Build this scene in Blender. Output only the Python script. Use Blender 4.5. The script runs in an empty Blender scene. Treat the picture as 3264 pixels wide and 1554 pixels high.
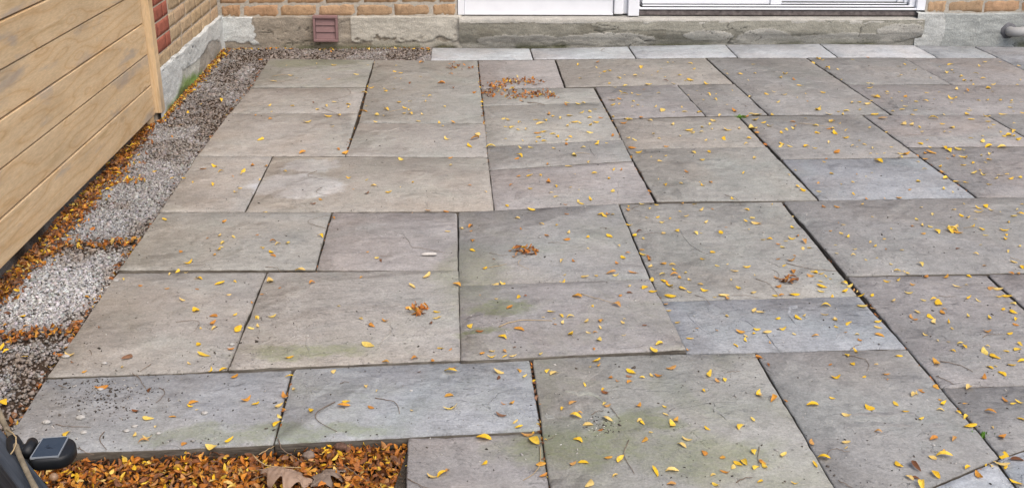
import bpy, bmesh, math, random, re
import numpy as np
from mathutils import Vector, Matrix

SC = bpy.context.scene
COL = SC.collection
RNG = np.random.default_rng(11)
random.seed(5)

# ------------------------------------------------------------------ camera
IW, IH, FPX, CAMH = 3264.0, 1554.0, 3524.0, 1.45
PITCH = math.atan(1457.0 / FPX)
YAW = math.radians(3.0)
cam_d = bpy.data.cameras.new('camera')
cam = bpy.data.objects.new('camera', cam_d)
COL.objects.link(cam)
cam.location = (0, 0, CAMH)
cam.rotation_euler = (math.pi / 2 - PITCH, 0, -YAW)
cam_d.sensor_fit = 'HORIZONTAL'
cam_d.sensor_width = 36.0
cam_d.lens = 36.0 * FPX / IW
cam_d.clip_start = 0.05
cam_d.clip_end = 500
SC.camera = cam

# ------------------------------------------------------------------ sky, sun, exposure
SUN_EL, SUN_AZ = math.radians(56), math.radians(148)      # azimuth clockwise from +Y
world = bpy.data.worlds.new('World')
SC.world = world
world.use_nodes = True
wn = world.node_tree.nodes
wl = world.node_tree.links
bg = wn['Background']
sky = wn.new('ShaderNodeTexSky')
sky.sky_type = 'NISHITA'
sky.sun_disc = False
sky.sun_elevation = SUN_EL
sky.sun_rotation = SUN_AZ
sky.air_density = 1.0
sky.dust_density = 4.0
sky.ozone_density = 0.6
wl.new(sky.outputs[0], bg.inputs[0])
bg.inputs[1].default_value = 0.15
sun_d = bpy.data.lights.new('sun', 'SUN')
sun_d.energy = 1.5
sun_d.angle = math.radians(55)
sun_d.color = (1.0, 0.95, 0.89)
sun = bpy.data.objects.new('sun', sun_d)
COL.objects.link(sun)
sun_dir = Vector((math.sin(SUN_AZ) * math.cos(SUN_EL), math.cos(SUN_AZ) * math.cos(SUN_EL), math.sin(SUN_EL)))
sun.rotation_euler = sun_dir.to_track_quat('Z', 'Y').to_euler()
sun.location = (0, 0, 6)
SC.view_settings.view_transform = 'Standard'
SC.view_settings.look = 'None'
SC.view_settings.exposure = 0.38
SC.view_settings.gamma = 1.0
SC.cycles.use_denoising = True
SC.cycles.adaptive_threshold = 0.02
SC.cycles.max_bounces = 4
SC.cycles.diffuse_bounces = 3
SC.cycles.glossy_bounces = 2
SC.cycles.transmission_bounces = 3

# ------------------------------------------------------------------ helpers
cp, sp = math.cos(PITCH), math.sin(PITCH)
FW = np.array([math.sin(YAW) * cp, math.cos(YAW) * cp, -sp])
RT = np.array([math.cos(YAW), -math.sin(YAW), 0.0])
UP = np.cross(RT, FW)
CAM = np.array([0, 0, CAMH])

def ground(u, v, z=0.0):
    """point of the horizontal plane z that is measured at photograph position u, v"""
    d = FW + RT * (u - IW / 2) / FPX - UP * (v - IH / 2) / FPX
    return CAM + d * ((z - CAMH) / d[2])

def tag(o, label=None, cat=None, group=None, kind=None):
    if label: o['label'] = label
    if cat: o['category'] = cat
    if group: o['group'] = group
    if kind: o['kind'] = kind
    return o

def empty(name, loc=(0, 0, 0), rz=0.0):
    o = bpy.data.objects.new(name, None)
    COL.objects.link(o)
    o.location = loc
    o.rotation_euler = (0, 0, rz)
    o.empty_display_size = 0.1
    return o

def link(name, me, parent=None, loc=None, rot=None, scale=None):
    o = bpy.data.objects.new(name, me)
    COL.objects.link(o)
    if parent is not None: o.parent = parent
    if loc is not None: o.location = loc
    if rot is not None: o.rotation_euler = rot
    if scale is not None: o.scale = scale
    return o

def mesh_np(name, V, loops, sizes, mat=None, smooth=False, col=None):
    """V (n,3); loops flat vertex indices; sizes per polygon; col per vertex rgb"""
    me = bpy.data.meshes.new(name)
    V = np.asarray(V, dtype=np.float32)
    loops = np.asarray(loops, dtype=np.int32)
    sizes = np.asarray(sizes, dtype=np.int32)
    me.vertices.add(len(V))
    me.vertices.foreach_set('co', V.ravel())
    me.loops.add(len(loops))
    me.loops.foreach_set('vertex_index', loops)
    me.polygons.add(len(sizes))
    st = np.concatenate([[0], np.cumsum(sizes)[:-1]]).astype(np.int32)
    me.polygons.foreach_set('loop_start', st)
    me.polygons.foreach_set('loop_total', sizes)
    me.update(calc_edges=True)
    if smooth:
        me.polygons.foreach_set('use_smooth', np.ones(len(sizes), dtype=bool))
    if col is not None:
        a = me.color_attributes.new('tone', 'FLOAT_COLOR', 'POINT')
        c = np.ones((len(V), 4), dtype=np.float32)
        c[:, :3] = col
        a.data.foreach_set('color', c.ravel())
    if mat: me.materials.append(mat)
    me.validate()
    return me

def bm_mesh(name, bm, mat=None, smooth=False):
    bmesh.ops.recalc_face_normals(bm, faces=bm.faces)
    me = bpy.data.meshes.new(name)
    bm.to_mesh(me)
    bm.free()
    if smooth:
        for p in me.polygons: p.use_smooth = True
    if mat: me.materials.append(mat)
    return me

def bm_box(bm, lo, hi, bevel=0.0, seg=2):
    lo, hi = np.array(lo, float), np.array(hi, float)
    r = bmesh.ops.create_cube(bm, size=1.0)
    c, s = (lo + hi) / 2, hi - lo
    for v in r['verts']:
        v.co = Vector((c[0] + v.co.x * s[0], c[1] + v.co.y * s[1], c[2] + v.co.z * s[2]))
    if bevel > 0:
        es = list({e for v in r['verts'] for e in v.link_edges})
        bmesh.ops.bevel(bm, geom=es, offset=bevel, segments=seg, affect='EDGES', profile=0.6)

def box_mesh(name, lo, hi, mat, bevel=0.003, seg=2):
    bm = bmesh.new()
    bm_box(bm, lo, hi, bevel, seg)
    return bm_mesh(name, bm, mat)

def tube_mesh(name, pts, radii, mat, n=8, caps=True):
    pts = [Vector(p) for p in pts]
    if not hasattr(radii, '__len__'): radii = [radii] * len(pts)
    bm = bmesh.new()
    rings = []
    ref = Vector((0.13, 0.21, 0.97))
    for i, p in enumerate(pts):
        t = (pts[min(i + 1, len(pts) - 1)] - pts[max(i - 1, 0)]).normalized()
        if abs(t.dot(ref)) > 0.95: ref = Vector((1, 0, 0))
        a = t.cross(ref).normalized()
        b = t.cross(a).normalized()
        rings.append([bm.verts.new(p + (a * math.cos(2 * math.pi * k / n) + b * math.sin(2 * math.pi * k / n)) * radii[i]) for k in range(n)])
    for i in range(len(rings) - 1):
        for k in range(n):
            bm.faces.new((rings[i][k], rings[i][(k + 1) % n], rings[i + 1][(k + 1) % n], rings[i + 1][k]))
    if caps:
        bm.faces.new(rings[0]); bm.faces.new(rings[-1][::-1])
    return bm_mesh(name, bm, mat, True)

_T = np.random.default_rng(77).random((256, 256))
def vnoise(x, y, seed=0):
    x = np.asarray(x, float) + seed * 17.31
    y = np.asarray(y, float) + seed * 9.77
    xi, yi = np.floor(x).astype(int), np.floor(y).astype(int)
    fx, fy = x - xi, y - yi
    fx, fy = fx * fx * (3 - 2 * fx), fy * fy * (3 - 2 * fy)
    g = lambda a, b: _T[a % 256, b % 256]
    return (g(xi, yi) * (1 - fx) + g(xi + 1, yi) * fx) * (1 - fy) + (g(xi, yi + 1) * (1 - fx) + g(xi + 1, yi + 1) * fx) * fy
def fbm(x, y, seed=0, octv=4):
    s, a, t = 0, 1.0, 0
    for i in range(octv):
        s = s + a * vnoise(np.asarray(x) * 2 ** i, np.asarray(y) * 2 ** i, seed + i * 3)
        t += a
        a *= 0.55
    return s / t
def sstep(a, b, x):
    t = np.clip((x - a) / (b - a), 0, 1)
    return t * t * (3 - 2 * t)

def in_poly(px, py, poly):
    px, py = np.asarray(px, float), np.asarray(py, float)
    ins = np.zeros(px.shape, bool)
    n = len(poly)
    for i in range(n):
        x1, y1 = poly[i][:2]
        x2, y2 = poly[(i + 1) % n][:2]
        c = ((y1 > py) != (y2 > py)) & (px < (x2 - x1) * (py - y1) / (y2 - y1 + 1e-12) + x1)
        ins ^= c
    return ins

# ------------------------------------------------------------------ material helper
class NT:
    def __init__(s, name, rough=0.8, spec=0.3):
        s.m = bpy.data.materials.new(name)
        s.m.use_nodes = True
        s.t = s.m.node_tree
        s.b = s.t.nodes['Principled BSDF']
        s.b.inputs['Roughness'].default_value = rough
        s.b.inputs['Specular IOR Level'].default_value = spec
    def n(s, typ, **kw):
        nd = s.t.nodes.new('ShaderNode' + typ)
        for k, v in kw.items(): setattr(nd, k, v)
        return nd
    def put(s, sock, v):
        if v is None: return
        if isinstance(v, bpy.types.NodeSocket): s.t.links.new(v, sock)
        else:
            if isinstance(v, (tuple, list)) and len(v) == 3 and sock.type == 'RGBA': v = (*v, 1)
            sock.default_value = v
    def noise(s, vec, scale, detail=4, rough=0.55, dist=0.0, col=False):
        nd = s.n('TexNoise')
        s.put(nd.inputs['Vector'], vec)
        nd.inputs['Scale'].default_value = scale
        nd.inputs['Detail'].default_value = detail
        nd.inputs['Roughness'].default_value = rough
        nd.inputs['Distortion'].default_value = dist
        return nd.outputs['Color' if col else 'Fac']
    def math(s, op, a, b=0.0, c=0.0, clamp=False):
        nd = s.n('Math', operation=op, use_clamp=clamp)
        for i, v in enumerate((a, b, c)):
            if i < len(nd.inputs): s.put(nd.inputs[i], v)
        return nd.outputs[0]
    def ramp(s, fac, stops):
        nd = s.n('ValToRGB')
        s.put(nd.inputs[0], fac)
        el = nd.color_ramp.elements
        while len(el) < len(stops): el.new(0.5)
        for e, (p, c) in zip(el, stops):
            e.position = p
            e.color = (c, c, c, 1) if not hasattr(c, '__len__') else (*c, 1)
        return nd.outputs[0]
    def mix(s, fac, a, b, mode='MIX'):
        nd = s.n('Mix', data_type='RGBA', blend_type=mode)
        s.put(nd.inputs[0], fac); s.put(nd.inputs[6], a); s.put(nd.inputs[7], b)
        return nd.outputs[2]
    def mapv(s, vec, scale=(1, 1, 1), rot=(0, 0, 0), loc=(0, 0, 0)):
        nd = s.n('Mapping')
        s.put(nd.inputs[0], vec)
        nd.inputs['Scale'].default_value = scale
        nd.inputs['Rotation'].default_value = rot
        nd.inputs['Location'].default_value = loc
        return nd.outputs[0]
    def pos(s): return s.n('NewGeometry').outputs['Position']
    def obj(s): return s.n('TexCoord').outputs['Object']
    def info(s): return s.n('ObjectInfo')
    def attr(s, name='tone'):
        nd = s.n('Attribute', attribute_name=name)
        return nd.outputs['Color']
    def vadd(s, a, b):
        nd = s.n('VectorMath', operation='ADD')
        s.put(nd.inputs[0], a); s.put(nd.inputs[1], b)
        return nd.outputs[0]
    def vscale(s, a, f):
        nd = s.n('VectorMath', operation='SCALE')
        s.put(nd.inputs[0], a); s.put(nd.inputs['Scale'], f)
        return nd.outputs[0]
    def bump(s, h, strength=0.3, dist=0.01, normal=None):
        nd = s.n('Bump')
        nd.inputs['Strength'].default_value = strength
        nd.inputs['Distance'].default_value = dist
        s.put(nd.inputs['Height'], h)
        if normal is not None: s.put(nd.inputs['Normal'], normal)
        return nd.outputs[0]
    def color(s, c): s.put(s.b.inputs['Base Color'], c)
    def normal(s, nrm): s.put(s.b.inputs['Normal'], nrm)

# ---- stone of the paving
# films and stains with a place of their own on the paving: x, y, reach x, reach y, kind, strength
STAINS = [(-0.63, 4.14, 0.20, 0.17, 'p', 0.75), (-0.60, 4.40, 0.14, 0.10, 'p', 0.6), (0.115, 2.99, 0.13, 0.06, 'g', 0.75), (0.05, 2.84, 0.11, 0.04, 'g', 0.8),
          (0.27, 2.24, 0.22, 0.14, 'g', 0.7), (0.42, 2.33, 0.16, 0.07, 'g', 0.7), (0.58, 2.18, 0.22, 0.12, 'g', 0.55), (-0.42, 2.735, 0.22, 0.06, 'g', 0.65),
          (-0.38, 2.345, 0.30, 0.06, 'g', 0.6), (-0.68, 2.35, 0.16, 0.06, 'g', 0.5), (-0.80, 6.25, 0.36, 0.12, 'g', 0.5), (0.04, 3.25, 0.14, 0.28, 'g', 0.4)]
def mat_stone():
    M = NT('stone_paving', 0.72, 0.25)
    inf = M.info()
    rnd = M.math('MULTIPLY', inf.outputs['Random'], 53.0)
    off = M.n('CombineXYZ')
    M.put(off.inputs[0], rnd); M.put(off.inputs[1], M.math('MULTIPLY', rnd, 1.7)); M.put(off.inputs[2], rnd)
    wp = M.pos()
    v = M.vadd(wp, off.outputs[0])
    tint, moss = inf.outputs['Color'], inf.outputs['Alpha']
    rough_slab = M.math('FRACT', M.math('MULTIPLY', inf.outputs['Random'], 7.31))      # how rough this slab is split
    big = M.noise(v, 2.8, 4, 0.55, 0.8)
    mid = M.noise(v, 13, 5, 0.68, 0.9)
    small = M.noise(M.mapv(v, (38, 58, 38)), 1.0, 4, 0.7, 0.5)
    fine = M.noise(v, 150, 3, 0.75)
    grit = M.noise(v, 420, 2, 0.6)
    stre = M.noise(M.mapv(v, (6, 34, 7), (0, 0, 0.10)), 1.0, 4, 0.65, 0.9)
    mul = lambda a, b: M.math('MULTIPLY', a, b)
    shade = mul(M.ramp(big, [(0.25, 0.86), (0.5, 1.0), (0.75, 1.13)]), M.ramp(mid, [(0.28, 0.84), (0.5, 1.0), (0.74, 1.13)]))
    shade = mul(shade, M.ramp(stre, [(0.25, 0.94), (0.5, 1.0), (0.75, 1.05)]))
    shade = mul(shade, M.ramp(small, [(0.25, 0.80), (0.5, 1.0), (0.75, 1.15)]))
    shade = mul(shade, M.ramp(fine, [(0.25, 0.76), (0.5, 1.0), (0.75, 1.22)]))
    shade = mul(shade, M.ramp(grit, [(0.2, 0.84), (0.5, 1.0), (0.8, 1.15)]))
    c = M.mix(1.0, tint, shade, 'MULTIPLY')
    dk = lambda f: M.mix(1.0, c, (f, f, f * 1.01), 'MULTIPLY')
    hue = M.noise(v, 1.9, 4, 0.55, 1.2)
    c = M.mix(M.ramp(hue, [(0.46, 0.0), (0.70, 0.5)]), c, M.mix(1.0, c, (1.07, 0.985, 0.91), 'MULTIPLY'))
    hue2 = M.noise(M.vadd(v, (7, 3, 1)), 2.4, 4, 0.55, 1.0)
    c = M.mix(M.ramp(hue2, [(0.50, 0.0), (0.68, 0.8)]), c, M.mix(1.0, c, (0.95, 1.0, 0.99), 'MULTIPLY'))
    # dark dashes of the grain, gathered in fields
    dash = M.noise(M.mapv(v, (32, 125, 30), (0, 0, 0.08)), 1.0, 4, 0.6, 0.7)
    field = M.ramp(M.noise(M.vadd(v, (1, 8, 2)), 3.0, 3, 0.6, 0.6), [(0.44, 0.0), (0.60, 1.0)])
    c = M.mix(mul(mul(M.ramp(dash, [(0.55, 0.0), (0.63, 1.0)]), field), M.math('MULTIPLY_ADD', rough_slab, 0.38, 0.10)), c, dk(0.42))
    # pale scuffs
    fl = M.noise(M.mapv(M.vadd(v, (13, 1, 4)), (8, 15, 8)), 1.0, 5, 0.72, 1.4)
    c = M.mix(M.ramp(fl, [(0.57, 0.0), (0.68, 0.33)]), c, M.mix(1.0, c, (1.30, 1.31, 1.33), 'MULTIPLY'))
    # cleft terraces: stepped layers of the split face, edge shade and light also in colour
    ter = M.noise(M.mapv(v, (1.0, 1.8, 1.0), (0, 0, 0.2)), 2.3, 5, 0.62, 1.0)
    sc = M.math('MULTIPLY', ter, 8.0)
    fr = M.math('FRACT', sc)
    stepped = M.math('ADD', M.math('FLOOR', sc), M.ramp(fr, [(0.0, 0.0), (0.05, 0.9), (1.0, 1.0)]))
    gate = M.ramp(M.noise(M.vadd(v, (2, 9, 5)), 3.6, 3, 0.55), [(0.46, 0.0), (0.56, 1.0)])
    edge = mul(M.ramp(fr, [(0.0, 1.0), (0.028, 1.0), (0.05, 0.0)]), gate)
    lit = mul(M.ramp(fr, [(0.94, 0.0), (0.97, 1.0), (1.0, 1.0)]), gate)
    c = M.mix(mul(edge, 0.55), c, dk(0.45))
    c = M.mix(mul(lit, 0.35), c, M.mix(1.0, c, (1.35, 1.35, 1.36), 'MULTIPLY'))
    # dark specks
    vo = M.n('TexVoronoi', feature='F1')
    M.put(vo.inputs['Vector'], v); vo.inputs['Scale'].default_value = 34
    spk = mul(M.ramp(vo.outputs['Distance'], [(0.0, 1.0), (0.10, 1.0), (0.16, 0.0)]), M.ramp(M.noise(v, 21, 2), [(0.55, 0.0), (0.62, 1.0)]))
    c = M.mix(mul(spk, 0.5), c, (0.06, 0.055, 0.05))
    # films with their own place
    warp = M.vadd(wp, M.vscale(M.vadd(M.noise(wp, 7, 5, 0.65, 0.5, True), (-0.5, -0.5, -0.5)), 0.22))
    acc = {'p': None, 'g': None}
    for x, y, rx, ry, kd, st in STAINS:
        ln = M.n('VectorMath', operation='LENGTH')
        M.put(ln.inputs[0], M.mapv(warp, (1 / rx, 1 / ry, 0), (0, 0, 0), (-x / rx, -y / ry, 0)))
        k = M.ramp(ln.outputs['Value'], [(0.55, st), (1.0, 0.0)] if kd == 'g' else [(0.8, st), (0.98, 0.0)])
        acc[kd] = k if acc[kd] is None else M.math('MAXIMUM', acc[kd], k)
    c = M.mix(acc['p'], c, M.mix(1.0, c, (1.42, 1.52, 1.70), 'MULTIPLY'))
    mo = mul(M.ramp(M.noise(M.vadd(v, (3, 3, 3)), 3.4, 5, 0.62, 0.7), [(0.46, 0.0), (0.70, 1.0)]), mul(moss, 0.6))
    mo = M.math('MAXIMUM', mo, acc['g'])
    mo = mul(mo, M.ramp(small, [(0.3, 0.35), (0.6, 1.0)]))
    c = M.mix(mo, c, M.mix(0.5, M.mix(1.0, c, (0.74, 0.84, 0.50), 'MULTIPLY'), (0.125, 0.145, 0.06)))
    M.color(c)
    M.put(M.b.inputs['Roughness'], M.ramp(mid, [(0.3, 0.60), (0.7, 0.82)]))
    h = M.math('ADD', mul(fine, 0.35), mul(mid, 0.9))
    h = M.math('ADD', h, mul(stre, 0.3))
    h = M.math('ADD', h, mul(small, 0.6))
    h = M.math('ADD', h, mul(mul(stepped, gate), 0.45))
    h = M.math('ADD', h, mul(grit, 0.10))
    M.normal(M.bump(h, 0.7, 0.0055))
    return M.m

def mat_soil(name, a, b, bumpd=0.02):
    M = NT(name, 0.95, 0.1)
    v = M.pos()
    c = M.mix(M.ramp(M.noise(v, 9, 6, 0.65), [(0.35, 0.0), (0.65, 1.0)]), a, b)
    c = M.mix(1.0, c, M.ramp(M.noise(v, 160, 3, 0.7), [(0.2, 0.5), (0.8, 1.4)]), 'MULTIPLY')
    M.color(c)
    M.normal(M.bump(M.math('ADD', M.noise(v, 140, 4, 0.7), M.noise(v, 25, 4)), 0.9, bumpd))
    return M.m

def mat_attr(name, rough=0.85, spec=0.2, fine=200, amp=(0.8, 1.18), bumpd=0.002, bs=0.5):
    M = NT(name, rough, spec)
    v = M.obj()
    f = M.noise(v, fine, 4, 0.65)
    M.color(M.mix(1.0, M.attr(), M.ramp(f, [(0.25, amp[0]), (0.75, amp[1])]), 'MULTIPLY'))
    if bumpd: M.normal(M.bump(f, bs, bumpd))
    return M.m

def mat_leaf(name, use_attr):
    M = NT(name, 0.55, 0.3)
    base = M.attr() if use_attr else M.info().outputs['Color']
    v = M.pos()
    c = M.mix(1.0, base, M.ramp(M.noise(v, 170, 3, 0.6), [(0.3, 0.78), (0.7, 1.12)]), 'MULTIPLY')
    c = M.mix(M.ramp(M.noise(v, 95, 3, 0.6), [(0.60, 0.0), (0.72, 0.55)]), c, M.mix(1.0, c, (0.62, 0.38, 0.3), 'MULTIPLY'))
    M.color(c)
    tr = M.n('BsdfTranslucent')
    M.put(tr.inputs[0], c)
    mx = M.n('MixShader')
    mx.inputs[0].default_value = 0.18
    out = M.t.nodes['Material Output']
    M.t.links.new(M.b.outputs[0], mx.inputs[1])
    M.t.links.new(tr.outputs[0], mx.inputs[2])
    M.t.links.new(mx.outputs[0], out.inputs[0])
    return M.m

def mat_simple(name, col, rough=0.5, spec=0.4, var=(0.9, 1.08), scale=30, bumpd=0.0, metal=0.0):
    M = NT(name, rough, spec)
    v = M.obj()
    f = M.noise(v, scale, 5, 0.62)
    M.color(M.mix(1.0, col, M.ramp(f, [(0.3, var[0]), (0.7, var[1])]), 'MULTIPLY'))
    M.b.inputs['Metallic'].default_value = metal
    if bumpd: M.normal(M.bump(f, 0.5, bumpd))
    return M.m

def mat_wood():
    """pale new pressure-treated boards: long grain, knots, weather-grey and olive stains"""
    M = NT('pale_wood', 0.62, 0.25)
    inf = M.info()
    rnd = M.math('MULTIPLY', inf.outputs['Random'], 31.0)
    off = M.n('CombineXYZ')
    M.put(off.inputs[0], rnd); M.put(off.inputs[1], rnd); M.put(off.inputs[2], rnd)
    v = M.vadd(M.obj(), off.outputs[0])
    # knots pull the grain around themselves
    kv = M.n('TexVoronoi', feature='F1')
    kv.inputs['Scale'].default_value = 1.0
    M.put(kv.inputs['Vector'], M.mapv(v, (2.6, 3.0, 9.0)))
    kd = kv.outputs['Distance']
    pull = M.ramp(kd, [(0.0, 1.0), (0.22, 0.25), (0.5, 0.0)])
    g0 = M.noise(M.mapv(v, (0.9, 1.0, 9.0)), 1.0, 2, 0.45, 0.2)
    rings = M.math('ADD', M.math('MULTIPLY', g0, 6.5), M.math('MULTIPLY', pull, 2.2))
    band = M.math('PINGPONG', rings, 0.5)
    band = M.math('MULTIPLY', band, 2.0)
    fine = M.noise(M.mapv(v, (30, 5, 210)), 1.0, 4, 0.6)
    c = M.ramp(band, [(0.0, (0.550, 0.370, 0.192)), (0.14, (0.610, 0.435, 0.250)), (0.45, (0.630, 0.462, 0.274)), (1.0, (0.650, 0.486, 0.298))])
    c = M.mix(1.0, c, M.ramp(fine, [(0.3, 0.86), (0.7, 1.09)]), 'MULTIPLY')
    c = M.mix(1.0, c, M.ramp(M.noise(M.mapv(v, (1.4, 0.9, 4)), 2.0, 4), [(0.3, 0.88), (0.7, 1.08)]), 'MULTIPLY')
    # knot hearts
    heart = M.math('MULTIPLY', M.ramp(kd, [(0.0, 1.0), (0.07, 0.9), (0.12, 0.0)]), M.ramp(M.noise(M.mapv(v, (2, 2, 2)), 1.5, 1), [(0.45, 0.25), (0.6, 1.0)]))
    c = M.mix(M.math('MULTIPLY', heart, 0.7), c, (0.25, 0.145, 0.075))
    # grey weather stains with their own blotchy outline, olive along some lower edges
    st = M.noise(M.mapv(v, (1.0, 1.3, 4.2), (0, 0, 0), (4, 1, 2)), 1.9, 4, 0.6, 0.4)
    c = M.mix(M.ramp(st, [(0.57, 0.0), (0.67, 0.58)]), c, (0.32, 0.290, 0.265))
    ol = M.noise(M.mapv(v, (1.0, 0.8, 9), (0, 0, 0), (9, 2, 6)), 1.6, 4, 0.6, 0.3)
    c = M.mix(M.ramp(ol, [(0.62, 0.0), (0.74, 0.6)]), c, (0.33, 0.215, 0.085))
    M.color(c)
    M.normal(M.bump(M.math('ADD', fine, M.math('MULTIPLY', band, 0.6)), 0.3, 0.0012))
    return M.m

def mat_brick(name, cols, rough_amp, stain=0.5):
    M = NT(name, 0.9, 0.15)
    inf = M.info()
    rnd = M.math('MULTIPLY', inf.outputs['Random'], 41.0)
    off = M.n('CombineXYZ')
    M.put(off.inputs[0], rnd); M.put(off.inputs[1], rnd); M.put(off.inputs[2], rnd)
    v = M.vadd(M.obj(), off.outputs[0])
    c = M.ramp(inf.outputs['Random'], [(i / (len(cols) - 1), k) for i, k in enumerate(cols)])
    m = M.noise(v, 26, 5, 0.65, 0.6)
    c = M.mix(1.0, c, M.ramp(m, [(0.28, 0.66), (0.5, 1.0), (0.74, 1.2)]), 'MULTIPLY')
    f = M.noise(v, 240, 3, 0.7)
    c = M.mix(1.0, c, M.ramp(f, [(0.25, 0.8), (0.75, 1.16)]), 'MULTIPLY')
    s = M.noise(M.vadd(v, (5, 5, 5)), 13, 4, 0.6)
    c = M.mix(M.math('MULTIPLY', M.ramp(s, [(0.60, 0.0), (0.72, 1.0)]), stain), c, (0.09, 0.065, 0.045))
    M.color(c)
    M.normal(M.bump(M.math('ADD', M.math('MULTIPLY', m, 1.6), f), 0.7, rough_amp))
    return M.m

M_STONE = mat_stone()
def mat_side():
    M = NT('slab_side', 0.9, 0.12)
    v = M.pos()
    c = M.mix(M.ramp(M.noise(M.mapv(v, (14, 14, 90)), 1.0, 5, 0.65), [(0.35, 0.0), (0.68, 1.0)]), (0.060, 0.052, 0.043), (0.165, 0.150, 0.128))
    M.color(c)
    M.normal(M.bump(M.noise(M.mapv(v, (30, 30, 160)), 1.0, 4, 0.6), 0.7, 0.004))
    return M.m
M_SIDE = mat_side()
M_BED = mat_soil('joint_soil', (0.045, 0.036, 0.028), (0.085, 0.07, 0.055), 0.01)
M_SOIL = mat_soil('dark_soil', (0.050, 0.036, 0.026), (0.115, 0.088, 0.066))
M_GRAVEL = mat_attr('gravel_stone', 0.85, 0.2, 300, (0.82, 1.15), 0.001)
M_LEAF_O = mat_leaf('leaf_single', False)
M_LEAF_A = mat_leaf('leaf_mass', True)
M_CONC = mat_attr('old_concrete', 0.92, 0.12, 130, (0.68, 1.22), 0.004, 0.8)
M_WOOD = mat_wood()
M_BRICK = mat_brick('tan_brick', [(0.46, 0.305, 0.180), (0.50, 0.335, 0.205), (0.40, 0.275, 0.170), (0.48, 0.305, 0.185), (0.43, 0.270, 0.155)], 0.006, 0.45)
M_BRICKW = mat_brick('weathered_brick', [(0.50, 0.37, 0.225), (0.54, 0.405, 0.26), (0.46, 0.345, 0.22), (0.51, 0.365, 0.235)], 0.006, 0.35)
M_RED = mat_brick('red_brick', [(0.33, 0.110, 0.075), (0.36, 0.125, 0.085), (0.32, 0.105, 0.072)], 0.001, 0.1)
M_MORTAR = mat_simple('mortar', (0.44, 0.405, 0.35), 0.95, 0.1, (0.72, 1.15), 70, 0.004)
M_WHITE = mat_simple('white_aluminium', (0.80, 0.82, 0.86), 0.35, 0.45, (0.95, 1.02), 9)
M_SEAL = mat_simple('black_seal', (0.03, 0.03, 0.03), 0.7, 0.2)
M_ROT = mat_simple('weathered_sill_wood', (0.15, 0.13, 0.125), 0.9, 0.1, (0.55, 1.4), 45, 0.004)
M_VENT = mat_simple('mauve_plastic', (0.245, 0.150, 0.148), 0.5, 0.35, (0.9, 1.12), 24)
M_PIPE = mat_simple('grey_white_pipe', (0.40, 0.40, 0.39), 0.5, 0.35, (0.85, 1.08), 22)
M_COLLAR = mat_simple('grey_sealant', (0.16, 0.16, 0.17), 0.85, 0.2, (0.7, 1.2), 40, 0.003)
M_TWIG = mat_simple('twig_bark', (0.20, 0.150, 0.11), 0.8, 0.2, (0.6, 1.3), 60)
M_TWIGP = mat_simple('pale_stalk', (0.45, 0.33, 0.18), 0.7, 0.25, (0.8, 1.15), 60)
M_STEM = mat_simple('vine_bark', (0.25, 0.205, 0.14), 0.8, 0.2, (0.55, 1.3), 55, 0.002)
M_BLACK = mat_simple('black_plastic', (0.010, 0.011, 0.013), 0.5, 0.35, (0.9, 1.1), 30)
M_GLASS = NT('window_glass', 0.05, 0.5)
M_GLASS.b.inputs['Base Color'].default_value = (0.06, 0.07, 0.075, 1)
M_GLASS.b.inputs['Transmission Weight'].default_value = 0.25
M_GLASS = M_GLASS.m

# ------------------------------------------------------------------ ground
bm = bmesh.new()
for x, y in ((-30, -20), (30, -20), (30, 40), (-30, 40)): bm.verts.new((x, y, -0.12))
bm.faces.new(bm.verts)
tag(link('ground', bm_mesh('ground', bm, M_SOIL)), 'dark bare soil under and around the patio', 'ground', kind='structure')

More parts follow.
